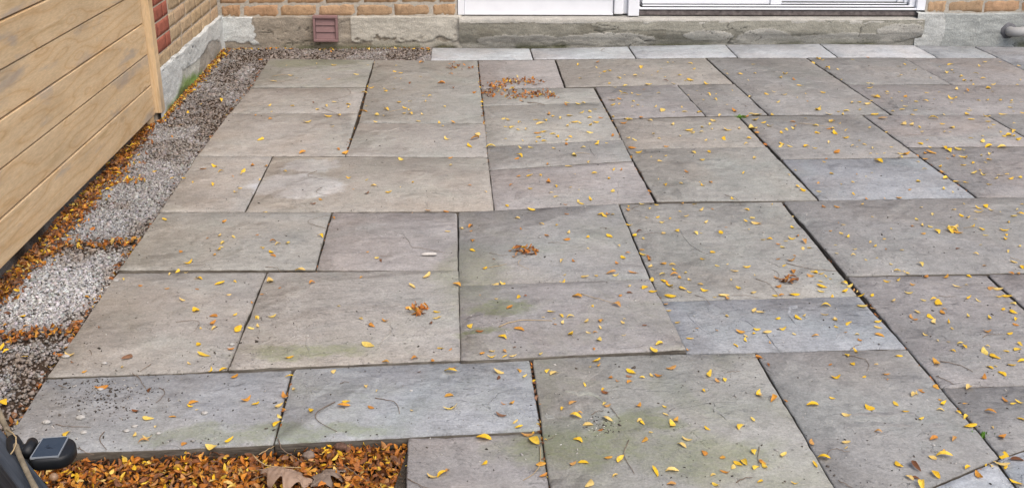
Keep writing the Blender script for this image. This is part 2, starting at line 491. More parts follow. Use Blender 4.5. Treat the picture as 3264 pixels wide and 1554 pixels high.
# ------------------------------------------------------------------ patio: bedding with every slab as a piece of it
W_, GN, PP, BL, DK, TN = (.345, .318, .285), (.318, .312, .278), (.325, .295, .283), (.335, .345, .355), (.262, .256, .245), (.375, .335, .278)
BR, LB, WL, GD, PD = (.298, .270, .228), (.405, .418, .430), (.375, .350, .315), (.275, .272, .240), (.285, .262, .255)
def calm(c, k=0.50, to=(.276, .272, .262)): return tuple(to[i] + (c[i] * 0.96 - to[i]) * k for i in range(3))
W_, GN, PP, DK, TN, BR, WL, GD, PD = (calm(c) for c in (W_, GN, PP, DK, TN, BR, WL, GD, PD))
BL, LB = calm((.315, .332, .354), 0.75), calm((.42, .44, .463), 0.85)
SLABS = [  # corners measured in the photograph, height, stone tone, algae
 # narrow border along the house
 ([(1377,152),(1687,155),(1698,188),(1374,190)], .004, LB, 0), ([(1692,155),(2000,149),(2025,185),(1703,188)], .003, LB, 0),
 ([(2005,148),(2310,143),(2349,182),(2030,185)], .004, LB, 0), ([(2315,143),(2611,140),(2668,182),(2354,182)], .003, LB, 0),
 ([(2615,140),(2913,145),(2985,183),(2673,182)], .003, LB, 0), ([(2918,145),(3103,148.5),(3179,183),(2990,183.5)], .002, BL, 0),
 ([(3109,149),(3420,152),(3600,268),(3364,268)], .002, BL, 0),
 # left columns
 ([(859,188),(1191,192),(1165,276.5),(803,278.5)], 0, GD, .55), ([(800,282),(1164,279.5),(1141,359),(733,359.5)], 0, W_, .1),
 ([(730,363),(1140,362.5),(1099.5,495),(630,495.5)], 0, WL, 0),
 ([(1194.5,192),(1521,193),(1543,390),(1144.5,388.5)], 0, GN, .15), ([(1143,393),(1544,394.5),(1554,498.5),(1102.5,495.5)], 0, WL, .05),
 ([(627,499),(866,498.5),(779,673),(511,674)], 0, WL, 0), ([(871,498.5),(1554,502),(1573,669.5),(784,673)], 0, TN, 0),
 ([(508,677),(1054,676),(1004,857),(380,858)], .012, GN, 0), ([(1061,676),(1450,676.5),(1456,681),(1458,857),(1010,857)], .010, PP, 0),
 ([(373,871),(848,868),(724,1173.5),(574,1184),(152,1197)], 0, W_, .15), ([(853,868),(1460,861.5),(1467,1145),(730,1176)], .008, WL, .3),
 ([(146,1208),(574,1190),(929,1174),(870,1410),(-10,1450)], -.003, BL, .2), ([(947,1172),(1684,1139),(1722,1369),(877,1410),(934,1186)], -.002, BL, .45),
 ([(1301,1394),(1723,1378),(1772,1705),(1291,1715)], -.002, PD, .1),
 # middle
 ([(1462,677),(1970,649.5),(2070,886),(1463,908)], .003, DK, .35), ([(1464,911),(2071,889),(2186,1111),(1699,1135.5),(1470,1146)], .011, PD, .6),
 ([(1526,193),(1767,191),(1798,277),(1534,280)], 0, PP, 0), ([(1773,191),(2247,186),(2335,265),(1804,275.5)], 0, BR, .05),
 ([(1535,282.5),(1891,279.5),(1916,324),(1541,335.5)], 0, GN, .1), ([(1541,338),(1917.5,326),(1981,443.5),(1552,464)], 0, GN, .05),
 ([(1553,467.5),(1983,447),(2014,511),(1560,540)], 0, DK, 0), ([(1561,542.5),(2016,514),(2086,641),(1972,646),(1578,668.5)], 0, PP, 0),
 ([(1899,278.5),(2158,271),(2247,367.5),(1952,377)], 0, PD, 0), ([(2162,270.5),(2340,267.5),(2446,363),(2252,367.5)], 0, DK, 0),
 ([(1954,381),(2352,371),(2441,466),(1999,473)], 0, BR, 0), ([(2000,475.5),(2444,469),(2606,636.5),(2095,641)], 0, GN, .05),
 # right
 ([(2255,185.5),(2567,183.5),(2835,363.5),(2453,364.5)], 0, DK, 0), ([(2574,184),(2877,184.5),(3029,267),(2701,267.5)], 0, DK, 0),
 ([(2882,184.5),(3181,184),(3358,267.5),(3034,267.5)], 0, PD, 0), ([(2702,270),(3366,270),(3530,365),(2845,364.5)], 0, PD, 0),
 ([(2359,371),(2746,367.5),(2930,500.5),(2492,505.5)], 0, DK, 0), ([(2754,367),(3140,366),(3313,464.5),(2894,465.5)], 0, PP, 0),
 ([(3146,366),(3535,366),(3700,464),(3319,464.5)], 0, DK, 0), ([(2896,469),(3700,467),(3940,623),(3117,626)], 0, PD, 0),
 ([(2495,508.5),(2933,503.5),(3108,627.5),(2613,636)], 0, BL, .05), ([(2499,642.5),(3425,626),(3650,860),(2701,876)], .002, DK, 0),
 ([(1976,649.5),(2490,643),(2733,941),(2106,957)], 0, GN, 0), ([(2107,960),(2736,944.5),(2888,1109),(2409,1120.5),(2190,1124)], 0, BL, 0),
 ([(2704,880),(3142,875.5),(3525,1216),(3002,1231)], 0, PD, .05), ([(3152,875),(3660,864),(4050,1200),(3535,1216)], 0, PP, 0),
 ([(1698,1141),(2188,1127),(2404,1124),(2664,1562),(2700,1640),(1777,1710)], 0, GN, .75), ([(2411,1124),(2890,1113),(3184,1454),(2957,1551.5),(2722,1653),(2670,1560)], 0, DK, .05),
 ([(3004,1236),(3540,1220),(3700,1285),(3193,1454)], 0, DK, 0),
 ([(2961,1556),(3172,1465),(3345,1690),(2780,1720),(2726,1658)], .002, LB, 0), ([(3181,1463),(3560,1347),(3760,1690),(3355,1690)], .002, LB, 0),
 # the patio goes on to the right
 ([(3432,625.5),(4300,612),(4700,840),(3658,859)], 0, PD, 0), ([(3668,863),(4800,838),(5400,1160),(4060,1199)], 0, DK, 0), ([(3549,1219.5),(3880,1210),(3712,1280)], 0, DK, 0),
 ([(3570,1348),(3900,1236),(4200,1500),(3770,1690)], -.002, LB, 0), ([(3710,467),(4300,462),(4700,612),(3950,622.5)], 0, GN, 0), ([(3545,366),(4200,364),(4450,460),(3712,463.5)], 0, PP, 0),
 ([(3376,270),(4000,268),(4250,362),(3542,364.5)], 0, DK, 0), ([(3430,152),(3900,156),(4150,266),(3610,268)], 0, BL, 0),
]
bed_poly = [tuple(ground(u, v, 0)[:2]) for u, v in [(10, 1440), (155, 1200), (385, 860), (515, 677), (635, 500), (810, 272), (868, 190), (1380, 192), (1382, 153), (2612, 141), (3250, 153)]] + [(5.2, 6.4), (5.2, 1.6), (-0.24, 1.6), tuple(ground(1310, 1380, 0)[:2]), tuple(ground(870, 1400, 0)[:2])]
bm = bmesh.new()
for x, y in bed_poly: bm.verts.new((x, y, -0.017))
bm.faces.new(bm.verts)
patio = tag(link('patio', bm_mesh('patio', bm, M_BED)), 'patio of large grey sandstone slabs in mixed sizes', 'patio', kind='structure')
SLAB_OBJ = []
SLAB_W = []          # world outline and height, for what lies on top
for si, (px, z, tone, moss) in enumerate(SLABS):
    P = np.array([ground(u, v, z)[:2] for u, v in px])
    cx_ = P.mean(0)
    P = P + np.stack([np.sign(P[:, 0] - cx_[0]) * 0.0013, np.sign(P[:, 1] - cx_[1]) * 0.0005 * P[:, 1]], -1)
    z = z + ((si * 7) % 5 - 2) * 0.0006
    SLAB_W.append((P, z))
    cen = P.mean(0)
    r = np.random.default_rng(100 + si)
    ring, inner = [], []
    n = len(P)
    area = 0.5 * sum(P[i][0] * P[(i + 1) % n][1] - P[(i + 1) % n][0] * P[i][1] for i in range(n))
    if area < 0: P = P[::-1]
    for i in range(n):
        a, b = P[i], P[(i + 1) % n]
        d = b - a
        L = np.hypot(*d)
        nrm = np.array([d[1], -d[0]]) / L
        k = max(3, int(L / 0.022))
        w1, w2 = r.random(2) * 50
        for j in range(k):
            t = j / k
            p = a + d * t
            fade = min(1, 6 * t * (1 - t))
            jit = (fbm(np.array(w1 + L * t * 9), np.array(w2), si, 3) - 0.55) * 0.006 * fade
            chip = max(0.0, float(vnoise(np.array(w2 + L * t * 26), np.array(w1), si)) - 0.80) * 0.02 * fade
            if j == 0: jit, chip = 0, 0.0015
            q = p + nrm * (min(jit, 0.0012) - chip)
            ring.append(q)
            inner.append(q - nrm * (0.0022 + 0.003 * r.random()) - (0 if j else 1) * (p - cen) / np.hypot(*(p - cen)) * 0.002)
    m = len(ring)
    V = []
    tx, ty = r.normal(0, 0.0012, 2)
    for q in ring: V.append((q[0] - cen[0], q[1] - cen[1], -0.05))
    for q in ring: V.append((q[0] - cen[0], q[1] - cen[1], -0.0035 - 0.0015 * r.random()))
    for q in inner: V.append((q[0] - cen[0], q[1] - cen[1], 0.0))
    loops, sizes = [], []
    for lv in range(2):
        for i in range(m):
            j = (i + 1) % m
            loops += [lv * m + i, lv * m + j, (lv + 1) * m + j, (lv + 1) * m + i]
            sizes.append(4)
    loops += [2 * m + i for i in range(m)]
    sizes.append(m)
    loops += list(range(m))[::-1]
    sizes.append(m)
    me = mesh_np('paving_slab', V, loops, sizes, M_STONE)
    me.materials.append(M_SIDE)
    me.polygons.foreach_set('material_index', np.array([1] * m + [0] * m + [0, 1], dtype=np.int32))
    o = link('paving_slab', me, patio, (cen[0], cen[1], z))
    o.rotation_euler = (tx, ty, 0)
    SLAB_OBJ.append(o)
    k = 1 + r.normal(0, 0.02)
    o.color = (tone[0] * k, tone[1] * k, tone[2] * k, moss)

# split-face ridges that show as long steps on some slabs: window, scale, slab number, path
RIDGES = [
 (1600,500,2.357,43,[(1330,535),(1365,600),(1420,670),(1480,705),(1560,738),(1640,762),(1740,778)],.0026), (1600,500,2.357,43,[(1510,680),(1600,685),(1700,705),(1800,742),(1925,760)],.002),
 (2400,500,2.357,43,[(30,755),(110,780),(200,830),(330,850)],.0018), (2400,500,2.357,43,[(330,806),(440,830),(540,852),(628,862)],.0016),
 (1600,1000,2.213,47,[(445,545),(540,578),(600,570),(660,590),(705,618)],.0024), (1600,1000,2.213,47,[(1488,628),(1502,662),(1490,692),(1530,705),(1575,742),(1660,748),(1740,762)],.0028), (1600,1000,2.213,47,[(300,720),(320,742),(365,735)],.0016),
 (2400,1000,2.213,48,[(710,715),(790,723),(880,714),(960,724),(1030,706),(1140,708),(1188,735)],.0024), (2400,1000,2.213,48,[(648,815),(680,797),(760,803),(880,788),(1010,795),(1130,792)],.0018), (2400,1000,2.213,48,[(1240,798),(1370,797)],.0014),
 (800,1000,2.213,17,[(970,60),(995,110),(985,150),(940,190),(900,240),(880,262)],.0022), (800,1000,2.213,17,[(395,140),(382,200),(402,262),(410,300)],.0018), (800,1000,2.213,17,[(430,170),(470,200),(500,180)],.0016),
 (800,500,2.357,15,[(1070,560),(1150,590),(1200,660),(1212,702)],.0018), (800,500,2.357,15,[(740,720),(800,728),(830,710)],.0016), (800,500,2.357,15,[(1340,610),(1360,590),(1368,560)],.0014),
 (2400,0,2.357,33,[(-60,527),(0,525),(110,530),(160,541),(280,546),(380,545)],.0028), (2400,0,2.357,33,[(445,524),(490,525),(522,524)],.002),
 (1600,0,2.357,27,[(668,1085),(662,1130),(700,1178),(722,1150)],.0018), (1600,500,2.357,28,[(862,330),(880,250),(870,190)],.0016), (1600,500,2.357,28,[(300,130),(280,190),(330,215)],.0014),
 (2000,880,3.22,44,[(1160,445),(1220,455),(1280,510),(1330,565)],.0022), (2000,880,3.22,44,[(1450,560),(1440,620),(1500,690),(1552,765)],.0022), (2000,880,3.22,44,[(1740,300),(1730,325),(1660,345),(1672,430),(1760,520)],.002), (2000,880,3.22,44,[(590,350),(640,430),(760,540),(870,610)],.0014), (2000,880,3.22,44,[(2140,640),(2220,600),(2300,620)],.0018),
 (800,0,2.357,11,[(900,990),(1050,985),(1120,960),(1190,1000)],.0018), (1600,500,2.357,21,[(60,620),(180,628),(300,615)],.0016), (1600,1000,2.213,22,[(1000,0),(1060,22),(1130,38)],.0014),
]
for x0, y0, s_, sid, path, hh_ in RIDGES:
    P, z = SLAB_W[sid]
    so = SLAB_OBJ[sid]
    Q = np.array([ground(x0 + a / s_, y0 + b / s_, z)[:2] for a, b in path])
    tt = np.linspace(0, len(Q) - 1, (len(Q) - 1) * 7 + 1)
    px_, py_ = np.interp(tt, range(len(Q)), Q[:, 0]), np.interp(tt, range(len(Q)), Q[:, 1])
    px_ = px_ + (fbm(px_ * 40, py_ * 40, sid, 3) - .5) * 0.012
    py_ = py_ + (fbm(px_ * 40 + 9, py_ * 40, sid + 1, 3) - .5) * 0.012
    V, F = [], []
    for k in range(len(tt)):
        a = math.sin(math.pi * min(1, max(0.03, k / (len(tt) - 1) * 0.94 + 0.03))) ** 0.5
        h = hh_ * a * (0.75 + 0.5 * float(vnoise(np.array(k * 0.7), np.array(sid * 1.0))))
        x, y = px_[k] - so.location.x, py_[k] - so.location.y
        V += [(x, y + 0.020 * a + 0.004, -0.0004), (x, y + 0.0015, h), (x, y, h * 0.8), (x, y - 0.0012, -0.0006)]
        if k:
            b = (k - 1) * 4
            for j in range(3): F.append((b + j, b + j + 1, b + j + 5, b + j + 4))
    me = mesh_np('cleft_ridge', V, np.array(F).ravel(), [4] * len(F), M_STONE, True)
    o = link('cleft_ridge', me, so)
    o.color = so.color

def slab_id(x, y):
    for k, (P, z) in enumerate(SLAB_W):
        if P[:, 0].min() <= x <= P[:, 0].max() and P[:, 1].min() <= y <= P[:, 1].max() and in_poly(np.array([x]), np.array([y]), P)[0]: return k
    return None
def slab_z(x, y):
    k = slab_id(x, y)
    return None if k is None else SLAB_W[k][1]
SLAB_SAY = ['leftmost pale border slab', 'second pale border slab', 'third pale border slab', 'fourth pale border slab', 'fifth pale border slab', 'sixth border slab', 'bluish slab at the far right',
 'greenish slab at the far left corner', 'narrow slab below the far left corner', 'third slab on the left edge', 'tall slab below the vent', 'slab before the tall vent slab',
 'small pale slab on the left edge', 'long tan slab with the whitish patch', 'raised slab on the left edge', 'slab with the white scrap', 'warm grey slab by the near gravel', 'flaky warm slab with the leaf clump',
 'bluish corner slab by the solar light', 'bluish slab behind the leaf litter', 'slab right of the leaf litter', 'dark slab with the compact leaf clump', 'mossy violet slab in the middle',
 'violet slab with the orange scatter', 'brownish slab below the left door', 'narrow slab under the orange scatter', 'square slab below the orange scatter', 'narrow dark slab in the middle', 'pale violet slab in the middle',
 'violet slab behind the moss tuft', 'small slab behind the moss tuft', 'brownish slab left of the moss tuft', 'greenish slab below the moss tuft row', 'large slab below the right door', 'grey slab below the door jamb',
 'violet slab before the far right corner', 'long violet slab at the far right', 'slab right of the moss tuft', 'violet slab on the right, far half', 'slab at the right edge, far half', 'slab at the right edge, middle',
 'bluish slab right of the middle', 'largest slab on the right', 'grey slab with the reddish clump', 'bluish slab below the reddish clump', 'violet slab on the lower right', 'slab at the lower right edge',
 'big mossy slab at the bottom', 'big grey slab at the lower right', 'lower right slab by the seedling', 'pale slab in the bottom corner', 'last pale slab bottom right'] + ['slab beyond the right edge'] * 8

# ------------------------------------------------------------------ gravel strip
def wall_x(y): return -1.39 - 0.024 * (6.8 - y)
def wall_y(x): return 6.645 - 0.02 * x
FENCE_X = lambda y: -1.43 - 0.010 * (5.19 - y)
def gravel_z(x, y):
    x, y = np.asarray(x, float), np.asarray(y, float)
    z = -0.020 + (fbm(x * 3, y * 3, 4) - 0.5) * 0.022
    z = z + sstep(6.0, 6.6, y) * 0.016
    z = z - sstep(0.10, 0.0, x - FENCE_X(y)) * 0.022 * sstep(5.4, 5.0, y) + sstep(-0.04, -0.10, x - FENCE_X(y)) * 0.10  # unseen soil bank added behind the fence to block light under the boards
    z = z - sstep(-1.135, -1.10, x) * 0.008 * (y < 6.2)
    return z
gx = np.concatenate([np.linspace(-3.2, -1.64, 12), np.linspace(-1.62, -1.03, 60)])
gy = np.linspace(1.6, 6.70, 380)
def grid_mesh(name, X, Y, Z, mat, col=None, smooth=True):
    r_, c_ = X.shape
    V = np.stack([X, Y, Z], -1).reshape(-1, 3)
    i = np.arange(r_ * c_).reshape(r_, c_)
    q = np.stack([i[:-1, :-1], i[:-1, 1:], i[1:, 1:], i[1:, :-1]], -1).reshape(-1, 4)
    return mesh_np(name, V, q.ravel(), np.full(len(q), 4), mat, smooth, None if col is None else col.reshape(-1, 3))
def instance_mesh(name, protoV, protoF, loc, rot, scl, col, mat, smooth=False):
    """one mesh out of many little pieces; protoV (k,n,3) variants, rot (m,3,3), scl (m,3)"""
    m = len(loc)
    var = RNG.integers(0, len(protoV), m)
    pv = protoV[var] * scl[:, None, :]
    pv = np.einsum('mij,mkj->mki', rot, pv) + loc[:, None, :]
    n = protoV.shape[1]
    sizes1 = np.array([len(f) for f in protoF])
    flat = np.concatenate([np.array(f) for f in protoF])
    loops = (flat[None, :] + (np.arange(m) * n)[:, None]).ravel()
    c = np.repeat(col[:, None, :], n, 1).reshape(-1, 3)
    return mesh_np(name, pv.reshape(-1, 3), loops, np.tile(sizes1, m), mat, smooth, c)

def rotmats(rx, ry, rz):
    cx, sx, cy, sy, cz, sz = np.cos(rx), np.sin(rx), np.cos(ry), np.sin(ry), np.cos(rz), np.sin(rz)
    z0, o1 = np.zeros_like(cx), np.ones_like(cx)
    Rx = np.stack([np.stack([o1, z0, z0], -1), np.stack([z0, cx, -sx], -1), np.stack([z0, sx, cx], -1)], -2)
    Ry = np.stack([np.stack([cy, z0, sy], -1), np.stack([z0, o1, z0], -1), np.stack([-sy, z0, cy], -1)], -2)
    Rz = np.stack([np.stack([cz, -sz, z0], -1), np.stack([sz, cz, z0], -1), np.stack([z0, z0, o1], -1)], -2)
    return Rz @ Ry @ Rx

# angular pebble prototypes: squashed, jittered octahedral cubes
cube = np.array([(x, y, z) for x in (-.5, .5) for y in (-.5, .5) for z in (-.5, .5)])
cubeF = [(0, 1, 3, 2), (4, 6, 7, 5), (0, 4, 5, 1), (2, 3, 7, 6), (0, 2, 6, 4), (1, 5, 7, 3)]
PEB = np.stack([cube * (0.72 + 0.5 * RNG.random((8, 1))) + RNG.normal(0, 0.07, (8, 3)) for _ in range(24)])

left_edge = np.array([ground(u, v, 0)[:2] for u, v in [(859, 188), (800, 271), (628, 500), (508, 677), (377, 860), (150, 1198), (38, 1375), (-10, 1450)]])
edge_x = lambda y: np.interp(y, left_edge[::-1, 1], left_edge[::-1, 0])
def dirt_mask(x, y):
    """1 where soil and rotted leaf cover the stones"""
    d = sstep(0.43, 0.60, fbm(x * 5.0, y * 3.4, 21, 5)) * 0.75
    d = np.maximum(d, sstep(3.8, 5.4, y) * (0.18 + 0.95 * sstep(0.43, 0.58, fbm(x * 5, y * 3.4, 8, 5))))
    d = np.maximum(d, sstep(6.1, 6.35, y) * (0.30 + 0.7 * sstep(0.40, 0.55, fbm(x * 5, y * 6, 18, 4))))
    for yc, w in ((3.60, 0.075), (2.90, 0.06)):
        d = np.maximum(d, np.exp(-((y - yc - 0.10 * (x + 1.3)) / w) ** 2) * 1.05)
    d = np.maximum(d, sstep(0.045, 0.0, edge_x(y) - x - 0.05 * (fbm(x * 9, y * 9, 3) - .5)) * 0.8 * (y < 6.2))
    d = np.maximum(d, sstep(2.90, 2.76, y) * (0.30 + 0.7 * sstep(0.42, 0.6, fbm(x * 9, y * 9, 33))))
    clean = np.exp(-((y - 3.22) / 0.24) ** 2 - ((x + 1.28) / 0.16) ** 2)
    d = d * (1 - 0.95 * sstep(0.25, 0.6, clean))
    d = np.maximum(d, ((y > 6.53) & (x > -1.0)) * 0.8)
    return np.clip(d, 0, 1)
M_DUST = mat_attr('gravel_dust', 0.95, 0.1, 170, (0.45, 1.45), 0.006, 0.9)
def dust_col(x, y):
    d = np.clip(dirt_mask(x, y) * 1.1, 0, 1)[..., None]
    n_ = (0.8 + 0.4 * fbm(x * 30, y * 30, 51, 3))[..., None]
    return (np.array([0.185, 0.165, 0.145]) * (1 - d) + np.array([0.062, 0.044, 0.032]) * d) * n_
X, Y = np.meshgrid(gx, gy)
gz = gravel_z(X, Y) - 0.0055
tag(link('gravel_bed', grid_mesh('gravel_bed', X, Y, gz, M_DUST, dust_col(X, Y))), 'strip of bare brown soil under the gravel beside the fence', 'soil', kind='structure')
X2, Y2 = np.meshgrid(np.linspace(-1.03, -0.13, 60), np.linspace(6.24, 6.70, 30))
tag(link('gravel_bed', grid_mesh('gravel_bed', X2, Y2, gravel_z(X2, Y2) - 0.0055, M_DUST, dust_col(X2, Y2))), 'short bed of soil along the house wall below the vent', 'soil', kind='structure')

def stones(n, xr, yr, keep):
    x = RNG.uniform(*xr, n); y = RNG.uniform(*yr, n)
    k = keep(x, y)
    d = dirt_mask(x, y)
    k &= RNG.random(n) > d * 0.80
    x, y, d = x[k], y[k], d[k]
    m = len(x)
    s = RNG.lognormal(math.log(0.0055), 0.34, m)
    z = gravel_z(x, y) - 0.004 + RNG.random(m) * 0.007
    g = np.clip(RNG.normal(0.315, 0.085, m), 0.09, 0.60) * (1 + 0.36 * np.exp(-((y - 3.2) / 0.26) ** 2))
    col = g[:, None] * np.array([1.0, 1.0, 1.01])[None] * (1 + RNG.normal(0, 0.03, (m, 3)))
    dirt = np.array([0.20, 0.155, 0.12])
    f = (np.clip(d * 0.9 + RNG.normal(0, 0.15, m), 0, 0.9) * 0.85)[:, None]
    f = np.maximum(f, (sstep(3.7, 4.3, y) * 0.22 + sstep(4.5, 5.6, y) * 0.15)[:, None])
    col = col * (1 - f) + dirt * f * (0.6 + 0.9 * RNG.random((m, 1)))
    scl = s[:, None] * np.stack([RNG.uniform(0.9, 1.5, m), RNG.uniform(0.7, 1.1, m), RNG.uniform(0.5, 0.85, m)], -1)
    rot = rotmats(RNG.normal(0, 0.45, m), RNG.normal(0, 0.45, m), RNG.uniform(0, 6.3, m))
    return np.stack([x, y, z], -1), rot, scl, col
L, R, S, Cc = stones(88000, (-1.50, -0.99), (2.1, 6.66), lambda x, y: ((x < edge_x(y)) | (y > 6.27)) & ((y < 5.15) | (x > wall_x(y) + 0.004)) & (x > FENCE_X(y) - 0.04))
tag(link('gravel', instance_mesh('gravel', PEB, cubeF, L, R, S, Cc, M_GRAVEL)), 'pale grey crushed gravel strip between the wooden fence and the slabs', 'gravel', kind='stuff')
L, R, S, Cc = stones(15000, (-0.99, -0.14), (6.26, 6.64), lambda x, y: np.ones_like(x, bool))
tag(link('gravel', instance_mesh('gravel', PEB, cubeF, L, R, S, Cc, M_GRAVEL)), 'dirty gravel patch along the house wall under the vent', 'gravel', kind='stuff')

# ------------------------------------------------------------------ house
house = tag(empty('house', (-1.39, 6.65, 0)), 'tan brick house wall with grey concrete base and white patio door', 'house')
def hchild(name, me, parent=house, loc=(0, 0, 0), rot=(0, 0, 0)):
    o = link(name, me, parent, None, rot)
    base = Vector(parent_world(parent))
    o.location = Vector(loc) - base
    return o
def parent_world(p):
    v = Vector((0, 0, 0))
    while p is not None:
        v += Vector(p.location)
        p = p.parent
    return v

def rough_brick(seed, lx, ly, lz, amp, bev=0.006):
    """brick with its front face towards -Y, split-rock relief on it"""
    nx, nz = 10, 5
    r = np.random.default_rng(seed)
    xs, zs = np.linspace(-lx / 2, lx / 2, nx), np.linspace(-lz / 2, lz / 2, nz)
    V, F = [], []
    for j in range(nz):
        for i in range(nx):
            ed = (i in (0, nx - 1)) or (j in (0, nz - 1))
            y = -ly / 2 + (bev if ed else -amp * (fbm(np.array(i * 0.8 + seed * 7), np.array(j * 1.1), seed, 3) - 0.35) * 1.8)
            V.append((xs[i] + (0 if i in (0, nx - 1) else r.normal(0, lx * 0.012)) + (r.normal(0, amp * .25) if ed else 0), y, zs[j] + (r.normal(0, amp * 0.35) if ed else r.normal(0, lz * .03))))
    for j in range(nz - 1):
        for i in range(nx - 1):
            a = j * nx + i
            F.append((a, a + 1, a + nx + 1, a + nx))
    rim = [i for i in range(nx)] + [j * nx + nx - 1 for j in range(1, nz)] + [(nz - 1) * nx + i for i in range(nx - 2, -1, -1)] + [j * nx for j in range(nz - 2, 0, -1)]
    b0 = len(V)
    for k in rim: V.append((V[k][0], ly / 2, V[k][2]))
    for k in range(len(rim)):
        k2 = (k + 1) % len(rim)
        F.append((rim[k2], rim[k], b0 + k, b0 + k2))
    return V, [tuple(f) for f in F]
def brick_variants(mat, n, lx, lz, amp, bev):
    out = []
    for s in range(n):
        V, F = rough_brick(s + 1, lx, 0.09, lz, amp, bev)
        out.append(mesh_np('brick', V, np.concatenate([np.array(f) for f in F]), [len(f) for f in F], mat))
    return out
BLEN, BMOD, BH = 0.2155, 0.2255, 0.0675
CMOD, Z0 = 0.0750, 0.182
tanV = brick_variants(M_BRICK, 6, BLEN, BH, 0.0055, 0.0018)
weaV = brick_variants(M_BRICKW, 6, BLEN, BH, 0.003, 0.0008)
redV = brick_variants(M_RED, 2, BLEN, BH - 0.001, 0.0004, 0.0012)
NCOURSE = 7
ang_b = math.atan(-0.02)
def lay(parent, variants, start, end, course, face, along, phase, zoff=0.0, gap=0.009):
    """lay one course between start and end along a wall; cut bricks are shorter"""
    s = start - phase
    i = 0
    while s < end - 0.02:
        a, b = max(s, start), min(s + BMOD, end)
        s += BMOD
        if b - a < 0.035: continue
        ln = b - a - gap
        me = variants[int(RNG.integers(len(variants)))]
        z = Z0 + CMOD * course + CMOD / 2 + zoff
        mid_ = (a + b) / 2
        if along == 'x': loc, rz = (mid_, wall_y(mid_) + 0.045 + face, z), ang_b
        else: loc, rz = (wall_x(mid_) - 0.045 - face, mid_, z), math.pi / 2 - 0.024
        o = hchild('brick', me, parent, loc, (RNG.normal(0, .004), 0, rz + RNG.normal(0, .004)))
        o.scale = (ln / BLEN, 1, 1)

# mortar cores of the walls, each the parent of its bricks
def wall_core(name, a, b, z0, z1, along, depth=0.0012, thick=0.16):
    if along == 'x':
        pts = [(a, wall_y(a) + depth), (b, wall_y(b) + depth), (b, wall_y(b) + depth + thick), (a, wall_y(a) + depth + thick)]
    else:
        pts = [(wall_x(a) - depth, a), (wall_x(b) - depth, b), (wall_x(b) - depth - thick, b), (wall_x(a) - depth - thick, a)]
    c = np.mean(pts, 0)
    bm = bmesh.new()
    lo = [bm.verts.new((x - c[0], y - c[1], z0)) for x, y in pts]
    hi = [bm.verts.new((x - c[0], y - c[1], z1)) for x, y in pts]
    bm.faces.new(lo); bm.faces.new(hi)
    for i in range(4): bm.faces.new((lo[i], lo[(i + 1) % 4], hi[(i + 1) % 4], hi[i]))
    return hchild(name, bm_mesh(name, bm, M_MORTAR), house, (c[0], c[1], 0))
ZT = Z0 + CMOD * NCOURSE
wb_l = wall_core('back_wall', -1.40, 0.020, -0.1, ZT, 'x')
wb_r = wall_core('back_wall', 2.852, 5.4, -0.1, ZT, 'x')
wl_ = wall_core('side_wall', 5.215, 6.66, -0.1, ZT, 'y')
wl_.data.materials[0] = mat_simple('warm_mortar', (0.50, 0.43, 0.34), 0.95, 0.1, (0.72, 1.15), 70, 0.004)
PH = [0.105, 0.015, 0.12, 0.01, 0.11, 0.02, 0.12]
PB = [0.10, 0.055, 0.16, 0.05, 0.155, 0.06, 0.16]
for c in range(NCOURSE):
    lay(wb_l, tanV, -1.385, 0.018, c, 0.0, 'x', PB[c])
    lay(wb_r, tanV, 2.856, 5.4, c, 0.0, 'x', [0.10, 0.0][c % 2])
    lay(wl_, weaV, 5.22 if c == 0 else 5.60, 6.652, c, 0.0, 'y', PH[c], gap=0.0035)
    if c > 0:
        lay(wl_, redV, 5.22, 5.594, c, -0.002, 'y', [0.06, 0.165][c % 2], -0.002, gap=0.006)

# upper walls above the picture, in plain brick tone
M_UP = mat_brick('upper_brick', [(0.5, 0.31, 0.17), (0.48, 0.3, 0.17)], 0.004)
def upper(a, b, z0, z1, along):
    if along == 'x': me = box_mesh('upper_wall', (a, 0.004, z0), (b, 0.16, z1), M_UP, 0); return hchild('upper_wall', me, house, (0, wall_y((a + b) / 2), 0))
    me = box_mesh('upper_wall', (-0.16, a, z0), (-0.004, b, z1), M_UP, 0); return hchild('upper_wall', me, house, (wall_x(6), 0, 0))
upper(-1.40, 0.016, ZT + .004, 2.7, 'x'); upper(2.86, 5.4, ZT + .004, 2.7, 'x'); upper(0.022, 2.852, 2.25, 2.7, 'x'); upper(5.22, 6.62, ZT + .004, 2.7, 'y')

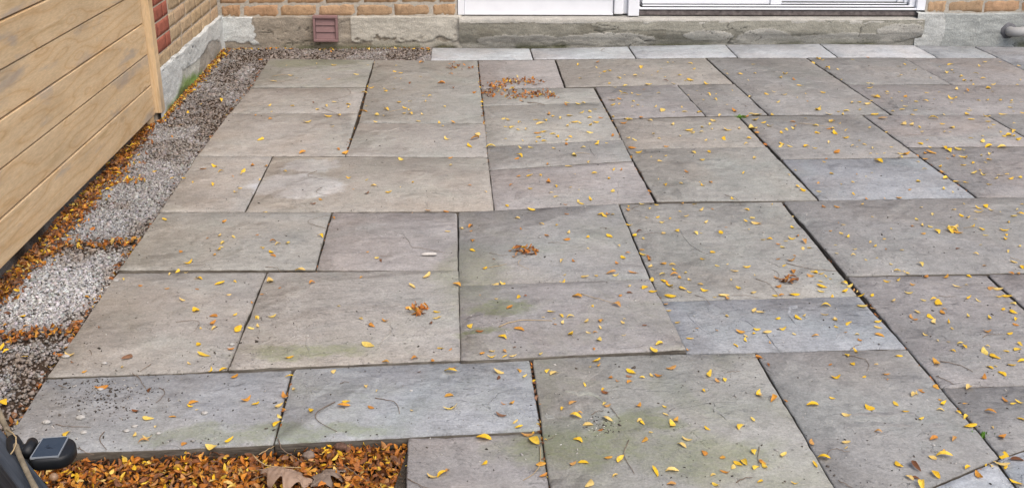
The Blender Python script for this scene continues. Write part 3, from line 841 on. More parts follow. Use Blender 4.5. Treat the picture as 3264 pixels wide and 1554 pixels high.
# ---- parged concrete base: layered, flaking skins as real relief
def parge(name, a, b, z0, z1, along, layers, base, seed, proud=0.012, step=0.0058, topfade=True, foot=0.0):
    n, m = int((b - a) / step), int((z1 - z0) / step)
    s, z = np.meshgrid(np.linspace(a, b, n), np.linspace(z0, z1, m))
    hgt = (fbm(s * 9, z * 16, seed, 5) - 0.5) * 0.011 + (fbm(s * 40, z * 130, seed + 5, 3) - 0.5) * 0.0035
    nz = fbm(s * 14, z * 22, seed + 9, 5)
    col = np.ones(s.shape + (3,)) * np.array(base) * (0.72 + 0.56 * nz)[..., None]
    col = col * (0.80 + 0.40 * fbm(s * 6, z * 75, seed + 80, 4))[..., None]
    blot = sstep(0.50, 0.68, fbm(s * 5, z * 9, seed + 2, 4))[..., None]
    col = col * (1 - 0.38 * blot) + np.array(base) * 0.62 * np.array([1.0, 0.95, 0.85]) * 0.38 * blot
    for fn, c, th, gain in layers:
        k = fn(s, z)                                       # >0 inside the skin
        k = k + (fbm(s * 7, z * 11, seed + int(th * 9999), 4) - 0.5) * 0.12 + (fbm(s * 34, z * 46, seed + 3, 3) - 0.5) * 0.035 + (fbm(s * 16, z * 24, seed + 13, 3) - 0.5) * 0.05
        msk = sstep(0.0, 0.07 if 0 < th < 0.0012 else 0.008, k)
        rim = np.exp(-(k / 0.006) ** 2) * (th > 0.0012)
        var = (0.70 + 0.55 * fbm(s * 13, z * 34, seed + 4, 5))[..., None]
        col = col * (1 - (msk * gain)[..., None]) + np.array(c) * var * (msk * gain)[..., None]
        col = col * (1 - 0.25 * rim[..., None])
        hgt = hgt + th * msk
    cr = np.abs(fbm(s * 2.3, z * 7 + s * .4, seed + 31, 4) - 0.5)      # cracks
    crm = np.exp(-(cr / 0.0045) ** 2) * sstep(0.45, 0.55, fbm(s * 3, z * 3, seed + 40, 2))
    hgt = hgt - 0.006 * crm
    col = col * (1 - 0.6 * crm[..., None])
    g = np.exp(-np.clip(z - z0 - 0.10, 0, 1) / 0.018) * sstep(0.45, 0.6, fbm(s * 4, z * 2, seed + 50, 3)) * 0.75   # algae at the foot
    col = col * (1 - g[..., None]) + np.array([0.115, 0.12, 0.06]) * g[..., None]
    hgt = hgt - foot * sstep(0.09, 0.0, z) * (0.6 + 0.8 * fbm(s * 3, z, seed + 60, 2))
    out = proud + hgt
    if along == 'x': Xw, Yw = s, wall_y(s) - out
    else: Xw, Yw = wall_x(s) + out, s
    Xw, Yw, Zw = Xw.copy(), Yw.copy(), z.copy()
    if topfade:                                             # the top edge turns back to the bricks
        Zw[-1] = Zw[-2] + 0.002
        if along == 'x': Yw[-1] = wall_y(s[-1]) + 0.02
        else: Xw[-1] = wall_x(s[-1]) - 0.02
        lip = (fbm(s[0] * 8, s[0] * 0, seed + 70, 4) - 0.5) * 0.022
        Zw[-8:] += lip[None] * np.linspace(0, 1, 8)[:, None]
    return hchild(name, grid_mesh(name, Xw, Yw, Zw, M_CONC, col), house, (0, 0, 0))
WH, GRW, GRB, GRD = (0.60, 0.625, 0.615), (0.50, 0.48, 0.42), (0.31, 0.275, 0.225), (0.235, 0.22, 0.185)
blob = lambda cx, cz, rx, rz: (lambda s, z: 0.5 * (1 - np.sqrt(((s - cx) / rx) ** 2 + ((z - cz) / rz) ** 2)))
parge('foundation', -1.41, 0.045, -0.10, 0.186, 'x', [
    (lambda s, z: np.minimum((z - 0.045) * 1.0, 0.15 - np.abs(s + 0.62 + 0.02) * 0 - (s + 0.60) * 0.0) * np.where(s > -0.62, 1, -1) + np.where(s > -0.62, 0.02, -0.2), GRW, 0.007, 0.9),
    (lambda s, z: np.minimum(-1.20 - s, z - 0.055) * 1.0 + 0.03, WH, 0.005, 0.97),
    (lambda s, z: np.where(s > -0.5, 0.05 - np.abs(z - 0.02), -1.0), (0.42, 0.40, 0.345), 0.004, 0.8)], GRB, 3)
parge('foundation', 5.205, 6.66, -0.10, 0.20, 'y', [
    (lambda s, z: 0.06 + 0.3 * (fbm(s * 4, z * 7, 90, 4) - 0.42), (0.53, 0.54, 0.49), 0.003, 0.8),
    (lambda s, z: np.maximum(blob(5.33, .12, .36, .15)(s, z), np.maximum(blob(6.55, .10, .28, .2)(s, z), blob(6.05, .15, .5, .07)(s, z))), WH, 0.004, 0.88),
    (blob(6.30, -0.01, .30, .12), (0.35, 0.32, 0.28), -0.004, 0.85),
    (lambda s, z: np.where((s > 5.25) & (s < 6.1), 0.075 - z - 0.16 * np.abs(s - 5.72), -1.0), (0.17, 0.29, 0.055), 0.001, 0.9)], (0.36, 0.34, 0.30), 12)
sill_z = lambda x: 0.176 - 0.0085 * x
PALE = (0.47, 0.455, 0.415)
many = lambda L_: (lambda s, z: np.max([blob(*q)(s, z) for q in L_], axis=0) * 0.5)
parge('door_sill', 0.03, 2.84, -0.10, 0.150, 'x', [
    (many([(2.25, .115, .75, .06), (1.35, .13, .5, .04)]), (0.335, 0.325, 0.275), 0.003, 0.7),
    (many([(.40, .035, .26, .04), (.92, .042, .30, .042), (1.55, .06, .16, .035), (1.88, .045, .18, .055), (2.38, .035, .38, .035), (2.7, .08, .14, .05)]), PALE, 0.003, 0.75),
    (many([(1.1, .005, 1.2, .03), (2.1, .005, .8, .03)]), (0.38, 0.37, 0.325), 0.002, 0.7)], (0.255, 0.245, 0.205), 27, proud=0.046, topfade=False, foot=0.03)
parge('foundation', 2.80, 5.4, -0.10, 0.186, 'x', [
    (lambda s, z: 0.2 + 0 * s, (0.40, 0.42, 0.405), 0.003, 0.85),
    (blob(2.86, 0.08, .12, .2), (0.52, 0.53, 0.51), 0.004, 0.8)], (0.34, 0.34, 0.31), 41, proud=0.02)
# sloping top of the sill
n = 260
sx = np.linspace(0.03, 2.84, n)
prof = [(-0.046, -0.026), (-0.049, -0.010), (-0.043, -0.002), (-0.020, 0.0), (0.03, 0.003), (0.10, 0.004)]
XX, YY, ZZ = [], [], []
for j, (dy, dz) in enumerate(prof):
    w = (fbm(sx * 22, sx * 0 + j, 5, 4) - 0.5) * (0.008 if j < 3 else 0.003)
    XX.append(sx); YY.append(wall_y(sx) + dy + w); ZZ.append(sill_z(sx) + dz + w * 0.6 - (0.003 if j == 0 else 0))
cc = np.array([0.43, 0.415, 0.375]) * (0.75 + 0.5 * fbm(np.array(XX) * 20, np.array(YY) * 40, 6, 4))[..., None]
hchild('door_sill', grid_mesh('door_sill', np.array(XX), np.array(YY), np.array(ZZ), M_CONC, cc), house, (0, 0, 0))

# ---- vent cover on the base
vx0, vx1, vz0, vz1 = -0.838, -0.692, 0.040, 0.194
vent = hchild('vent_cover', box_mesh('vent_cover', (-0.066, -0.002, -0.07), (0.066, 0.02, 0.07), M_SEAL, 0.001), house, ((vx0 + vx1) / 2, wall_y(-0.76) - 0.030, (vz0 + vz1) / 2), (0, 0.02, 0))
hw, hh = (vx1 - vx0) / 2, (vz1 - vz0) / 2
def vch(name, me): 
    o = link(name, me, vent); return o
for nm, lo, hi in (('frame', (-hw, -0.020, hh - 0.015), (hw, 0.022, hh)), ('frame', (-hw, -0.020, -hh), (hw, 0.022, -hh + 0.015)),
                   ('frame', (-hw, -0.019, -hh + 0.0155), (-hw + 0.014, 0.022, hh - 0.0155)), ('frame', (hw - 0.014, -0.019, -hh + 0.0155), (hw, 0.022, hh - 0.0155))):
    vch(nm, box_mesh(nm, lo, hi, M_VENT, 0.003, 3))
for k in range(3):
    z = -hh + 0.016 + k * 0.0405
    o = vch('louvre', box_mesh('louvre', (-hw + 0.0155, -0.0015, 0.0), (hw - 0.0155, 0.0015, 0.042), M_VENT, 0.0008))
    o.location = (0, -0.0085, z)
    o.rotation_euler = (math.radians(-11), 0, 0)

# ---- patio door
door = hchild('patio_door', box_mesh('patio_door', (-1.41, 0.10, 0.0), (1.41, 0.14, 2.06), M_WHITE, 0.002), house, (1.435, wall_y(1.435) + 0.01, 0.172), (0, 0.0087, ang_b))
def dch(name, lo, hi, mat=M_WHITE, bev=0.004):
    return link(name, box_mesh(name, lo, hi, mat, bev, 3), door)
# fixed side: frame, bottom rail, glazing
dch('side_jamb', (-1.412, 0.0, 0.0), (-1.372, 0.099, 2.05))
dch('bottom_rail', (-1.371, 0.012, 0.004), (-0.478, 0.07, 0.098))
dch('rail_lip', (-1.371, 0.002, 0.0), (-0.478, 0.0115, 0.013))
dch('glazing_bead', (-1.371, 0.004, 0.0985), (-0.478, 0.06, 0.112))
dch('glass_pane', (-1.36, 0.05, 0.113), (-0.48, 0.062, 1.98), M_GLASS, 0)
# middle posts
dch('mullion', (-0.474, -0.004, 0.006), (-0.416, 0.06, 2.05), M_WHITE, 0.010)
dch('mullion', (-0.415, 0.022, 0.006), (-0.391, 0.06, 2.05))
dch('mullion', (-0.390, -0.018, 0.0), (-0.324, 0.06, 2.05))
# sliding side: weathered timber below the track, then the stepped white track
dch('timber_strip', (-0.322, 0.006, 0.0), (1.392, 0.09, 0.031), M_ROT, 0.006)
dch('track', (-0.322, -0.004, 0.036), (1.37, 0.09, 0.047))
dch('track_groove', (-0.31, 0.010, 0.047), (1.36, 0.088, 0.0505), M_SEAL, 0)
dch('track', (-0.30, 0.016, 0.051), (1.355, 0.09, 0.060))
dch('track_groove', (-0.30, 0.028, 0.060), (1.35, 0.089, 0.0625), M_SEAL, 0)
dch('sliding_rail', (-0.30, 0.034, 0.063), (0.475, 0.088, 0.16))
dch('sliding_stile', (0.477, 0.026, 0.063), (0.545, 0.088, 2.0))
dch('track', (0.548, 0.040, 0.063), (1.32, 0.088, 0.071))
dch('track_groove', (0.548, 0.046, 0.071), (1.32, 0.088, 0.0735), M_SEAL, 0)
dch('sliding_rail', (0.548, 0.062, 0.074), (1.26, 0.0885, 0.18))
dch('sliding_stile', (1.262, 0.055, 0.074), (1.30, 0.0885, 2.0))
dch('sliding_stile', (1.302, 0.045, 0.072), (1.325, 0.0885, 2.0))
dch('side_jamb', (1.327, 0.020, 0.048), (1.362, 0.089, 2.05))
dch('side_jamb', (1.364, -0.006, 0.036), (1.418, 0.089, 2.05))
dch('glass_pane', (-0.29, 0.066, 0.161), (0.475, 0.076, 1.98), M_GLASS, 0)
dch('glass_pane', (0.55, 0.074, 0.181), (1.26, 0.084, 1.98), M_GLASS, 0)

# ---- drain pipe at the right
px_ = 3.375
py_ = wall_y(px_)
el = [(px_, py_ - 0.01, 0.075), (px_, py_ - 0.045, 0.075)]
for k in range(1, 8):
    a = k / 7 * math.pi / 2
    el.append((px_ + 0.06 * (1 - math.cos(a)), py_ - 0.045 - 0.055 * math.sin(a), 0.075 + 0.012 * (1 - math.cos(a))))
el += [(px_ + 0.13, py_ - 0.10, 0.09), (px_ + 0.17, py_ - 0.10, 0.12), (px_ + 0.18, py_ - 0.10, 0.20), (px_ + 0.18, py_ - 0.10, 2.3)]
pipe = hchild('drain_pipe', tube_mesh('drain_pipe', el, 0.029, M_PIPE, 18), house, (0, 0, 0))
bm = bmesh.new()
bmesh.ops.create_uvsphere(bm, u_segments=20, v_segments=12, radius=1)
for v in bm.verts:
    n_ = fbm(np.array(v.co.x * 2), np.array(v.co.z * 2 + v.co.y), 3)
    v.co = Vector((px_ + v.co.x * 0.056 * (0.8 + .4 * n_), py_ - 0.012 + v.co.y * 0.028, 0.075 + v.co.z * 0.056 * (0.8 + .4 * n_)))
hchild('pipe_collar', bm_mesh('pipe_collar', bm, M_COLLAR, True), house, (0, 0, 0))

# ------------------------------------------------------------------ pale wooden fence
fence = tag(empty('wooden_fence', (-1.43, 5.19, 0.0)), 'pale new wooden fence of wide horizontal boards, left of the gravel', 'fence')
FL = 3.9                                             # length towards the camera
fdir = math.atan2(-FL, -0.010 * FL)                  # direction of the run
bw = 0.1455
for k in range(9):
    z0 = 0.006 + k * bw
    bm = bmesh.new()
    bm_box(bm, (0, -0.0175, 0), (FL, 0.0175, bw - 0.0058), 0.004, 3)
    o = link('board', bm_mesh('board', bm, M_WOOD), fence)
    o.location = (-0.002 * RNG.random() - (0.003 if k % 2 else 0), 0, z0)
    o.rotation_euler = (RNG.normal(0, .008), -0.017, fdir)
    o.location.x -= 0.0175
def upright(name, lo, hi, parent):
    """timber whose grain (local x) runs up"""
    o = link(name, box_mesh(name, (0, lo[1], -hi[0]), (hi[2] - lo[2], hi[1], -lo[0]), M_WOOD, 0.003), parent)
    o.location = (0, 0, lo[2])
    o.rotation_euler = (0, -math.pi / 2, 0)
    return o
upright('post', (-0.125, -0.108, -0.10), (-0.040, -0.006, 1.40), fence)
upright('trim_post', (-0.040, 0.004, 0.010), (0.030, 0.072, 1.42), fence)
upright('block', (-0.055, -0.075, -0.08), (-0.006, -0.010, 0.004), fence)
for yy in (-1.25, -2.5): upright('post', (-0.17, yy - 0.045, -0.1), (-0.080, yy + 0.045, 1.40), fence)

# ------------------------------------------------------------------ low dark fence with solar light, near left corner
M_DARKW = NT('dark_stained_wood', 0.6, 0.3)
_v = M_DARKW.obj()
_g = M_DARKW.noise(M_DARKW.mapv(_v, (3, 60, 130)), 1.0, 4, 0.6)
M_DARKW.color(M_DARKW.mix(M_DARKW.ramp(_g, [(0.35, 0.0), (0.68, 1.0)]), (0.018, 0.022, 0.028), (0.060, 0.070, 0.085)))
M_DARKW.normal(M_DARKW.bump(_g, 0.6, 0.003))
M_DARKW = M_DARKW.m
ZR = 0.485
pa, pb = ground(0, 1362, ZR), ground(159, 1554, ZR)
dv = pb - pa
ang = math.atan2(dv[1], dv[0])
start = pa - dv / np.hypot(*dv[:2]) * 0.45
dfence = tag(empty('dark_fence', (start[0], start[1], 0.0), ang), 'low dark blue-grey stained board fence in the near left corner', 'fence')
LD = 1.5
for k in range(4):
    zt = ZR - k * 0.118
    link('board', box_mesh('board', (0, -0.035, -0.114), (LD, 0.0, 0.0), M_DARKW, 0.004, 3), dfence, (0, 0.0 + (0.002 if k % 2 else 0), zt))
for xx in (0.1, 1.3):
    link('post', box_mesh('post', (xx - 0.04, -0.13, -0.12), (xx + 0.04, -0.037, ZR - 0.02), M_DARKW, 0.004), dfence)

# vine stem leaning along the fence
def at_depth(u, v, dep):
    return CAM + (FW + RT * (u - IW / 2) / FPX - UP * (v - IH / 2) / FPX) * dep
sp_ = [(-40, 1250, 1.90), (-5, 1310, 1.86), (20, 1365, 1.81), (42, 1398, 1.765), (62, 1450, 1.715), (80, 1490, 1.675), (97, 1525, 1.64), (118, 1565, 1.61), (150, 1640, 1.56)]
tag(link('vine_stem', tube_mesh('vine_stem', [at_depth(*p) for p in sp_], [.0048, .0056, .0046, .0056, .0044, .0042, .004, .0048, .004], M_STEM, 10)), 'bare brown vine stem running along the dark fence edge', 'vine')
sp2 = [(20, 1368, 1.79), (40, 1378, 1.76), (51, 1392, 1.745), (51, 1415, 1.73), (42, 1435, 1.72), (34, 1446, 1.715)]
tag(link('wire_tie', tube_mesh('wire_tie', [at_depth(*p) for p in sp2], 0.0011, M_TWIGP, 6)), 'thin pale wire tie looped round the vine stem', 'wire')

# solar light: rounded black body with an inset panel, hinge and clamp
ZP = 0.492
outl = [(92, 1466), (140, 1463.5), (186, 1459), (208, 1452), (226, 1440), (238, 1425), (243, 1411), (240, 1401), (232, 1394), (221, 1390), (190, 1390.5), (160, 1392.5), (137, 1394.5), (127, 1398), (119, 1406), (108, 1425), (98, 1443)]
B = np.array([ground(u, v, ZP) for u, v in outl])[:, :2]
c0 = B.mean(0)
lamp = tag(empty('solar_light', (c0[0], c0[1], ZP - 0.02)), 'black solar light with flat panel clipped to the dark fence', 'solar light')
# smooth the outline
for _ in range(2):
    B = np.concatenate([np.stack([0.75 * B + 0.25 * np.roll(B, -1, 0), 0.25 * B + 0.75 * np.roll(B, -1, 0)], 1).reshape(-1, 2)])
def shrink(P, d):
    c = P.mean(0); r = np.hypot(*(P - c).T)[:, None]
    return P - (P - c) / r * d
lv = [(-0.022, 0.010), (-0.022, 0.004), (-0.018, 0.0005), (-0.006, 0.0), (-0.002, 0.0012), (0.0, 0.004)]
bm = bmesh.new()
rings = [[bm.verts.new((p[0] - c0[0], p[1] - c0[1], 0.02 + z)) for p in shrink(B, d)] for z, d in lv]
for i in range(len(rings) - 1):
    for k in range(len(B)):
        k2 = (k + 1) % len(B)
        bm.faces.new((rings[i][k], rings[i][k2], rings[i + 1][k2], rings[i + 1][k]))
bm.faces.new(rings[0][::-1]); bm.faces.new(rings[-1])
link('body', bm_mesh('body', bm, M_BLACK, True), lamp)
M_PANEL = NT('solar_panel', 0.18, 0.5)
_v = M_PANEL.obj()
_s = M_PANEL.ramp(M_PANEL.noise(M_PANEL.mapv(_v, (70, 160, 1), (0, 0, .5)), 1.0, 3, 0.6), [(0.52, 0.0), (0.60, 1.0)])
_d = M_PANEL.n('VectorMath', operation='LENGTH'); M_PANEL.put(_d.inputs[0], M_PANEL.mapv(_v, (60, 95, 0), (0, 0, 0.4)))
_s = M_PANEL.math('MULTIPLY', _s, M_PANEL.ramp(_d.outputs['Value'], [(0.35, 1.0), (0.75, 0.0)]))
M_PANEL.color(M_PANEL.mix(_s, M_PANEL.mix(M_PANEL.noise(_v, 60, 4), (0.022, 0.029, 0.040), (0.040, 0.050, 0.064)), (0.008, 0.008, 0.01)))
M_PANEL = M_PANEL.m
pq = np.array([ground(u, v, ZP) for u, v in [(97, 1461), (186, 1454.5), (219, 1392), (137, 1398)]])
pc = pq.mean(0)
bm = bmesh.new()
lo = [bm.verts.new((p[0] - pc[0], p[1] - pc[1], -0.001)) for p in pq]
hi = [bm.verts.new((p[0] - pc[0], p[1] - pc[1], 0.0012)) for p in pq]
for i in range(4): bm.faces.new((lo[i], lo[(i + 1) % 4], hi[(i + 1) % 4], hi[i]))
bm.faces.new(hi)
link('panel', bm_mesh('panel', bm, M_PANEL), lamp, (pc[0] - c0[0], pc[1] - c0[1], 0.0205))
bm = bmesh.new()
for i in range(4):                                   # pale rim round the panel
    a, b = pq[i], pq[(i + 1) % 4]
    d = (b - a)[:2]; L_ = np.hypot(*d); nn = np.array([-d[1], d[0]]) / L_ * 0.0007
    vs = []
    for zz in (0.019, 0.0222):
        for q, s_ in ((a, -1), (b, -1), (b, 1), (a, 1)): vs.append(bm.verts.new((q[0] - c0[0] + nn[0] * s_, q[1] - c0[1] + nn[1] * s_, zz)))
    for f in ((0, 1, 2, 3), (4, 5, 6, 7), (0, 1, 5, 4), (1, 2, 6, 5), (2, 3, 7, 6), (3, 0, 4, 7)): bm.faces.new([vs[k] for k in f])
link('panel_rim', bm_mesh('panel_rim', bm, mat_simple('rim_grey', (0.25, 0.27, 0.29), 0.4)), lamp)
hp = lambda u, v, z: tuple(ground(u, v, z) - np.array([c0[0], c0[1], ZP - 0.02]))
link('hinge', tube_mesh('hinge', [hp(104, 1407, ZP - .003), hp(98, 1420, ZP - .003), hp(84, 1446, ZP - .003)], [.0085, .0088, .0085], M_BLACK, 16), lamp)
link('arm', tube_mesh('arm', [hp(92, 1432, ZP - .012), hp(72, 1438, ZP - .014), hp(48, 1450, ZP - .014)], [.011, .012, .013], M_BLACK, 12), lamp)
link('clamp', tube_mesh('clamp', [hp(40, 1398, ZP - .004), hp(48, 1420, ZP - .008), hp(56, 1452, ZP - .016), hp(74, 1478, ZP - .022), hp(88, 1486, ZP - .022)], [.010, .013, .0145, .012, .009], M_BLACK, 14), lamp)

# ------------------------------------------------------------------ leaves
def leaf_proto(seed, asp, fold, curl, twist, bend):
    r = np.random.default_rng(seed)
    ts = np.array([0.0, 0.10, 0.28, 0.5, 0.72, 0.90, 1.0])
    V = []
    for t in ts:
        w = 0.5 * asp * (math.sin(math.pi * t ** 0.92) ** 0.72 if 0 < t < 1 else 0.02)
        zc = curl * ((t - 0.5) ** 2) * 2.0
        yo = bend * math.sin(math.pi * t) * 0.3
        tw = twist * (t - 0.5)
        for s_ in (-1, 0, 1):
            y = s_ * w * (1 + r.normal(0, 0.05)) * math.cos(fold * abs(s_))
            z = abs(s_) * w * math.sin(fold) + r.normal(0, 0.012)
            V.append((t - 0.5, yo + y * math.cos(tw) - z * math.sin(tw), zc + y * math.sin(tw) + z * math.cos(tw)))
    V = np.array(V)
    V[:, 2] -= V[:, 2].min()
    return V
leafF = []
for i in range(6):
    for s_ in (0, 1):
        a = i * 3 + s_
        leafF.append((a, a + 1, a + 4, a + 3))
LP = []
for k in range(14):
    LP.append(leaf_proto(k, random.uniform(0.28, 0.56), random.uniform(-0.3, 0.75), random.uniform(-0.35, 0.5), random.uniform(-0.8, 0.8), random.uniform(-.8, .8)))
LP = np.stack(LP)
LEAF_ME = [mesh_np('leaflet', v, np.concatenate([np.array(f) for f in leafF]), [4] * len(leafF), M_LEAF_O, True) for v in LP]
YEL = np.array([(0.86, 0.53, 0.035), (0.87, 0.58, 0.07), (0.83, 0.61, 0.15), (0.88, 0.55, 0.03), (0.80, 0.57, 0.19)])
ORA = np.array([(0.62, 0.25, 0.03), (0.56, 0.20, 0.035), (0.66, 0.32, 0.05), (0.54, 0.27, 0.10), (0.50, 0.17, 0.03)])
BRN = np.array([(0.25, 0.095, 0.035), (0.20, 0.09, 0.045), (0.28, 0.15, 0.085), (0.17, 0.07, 0.03), (0.33, 0.12, 0.03)])
PAL = {'y': YEL, 'o': ORA, 'n': BRN}
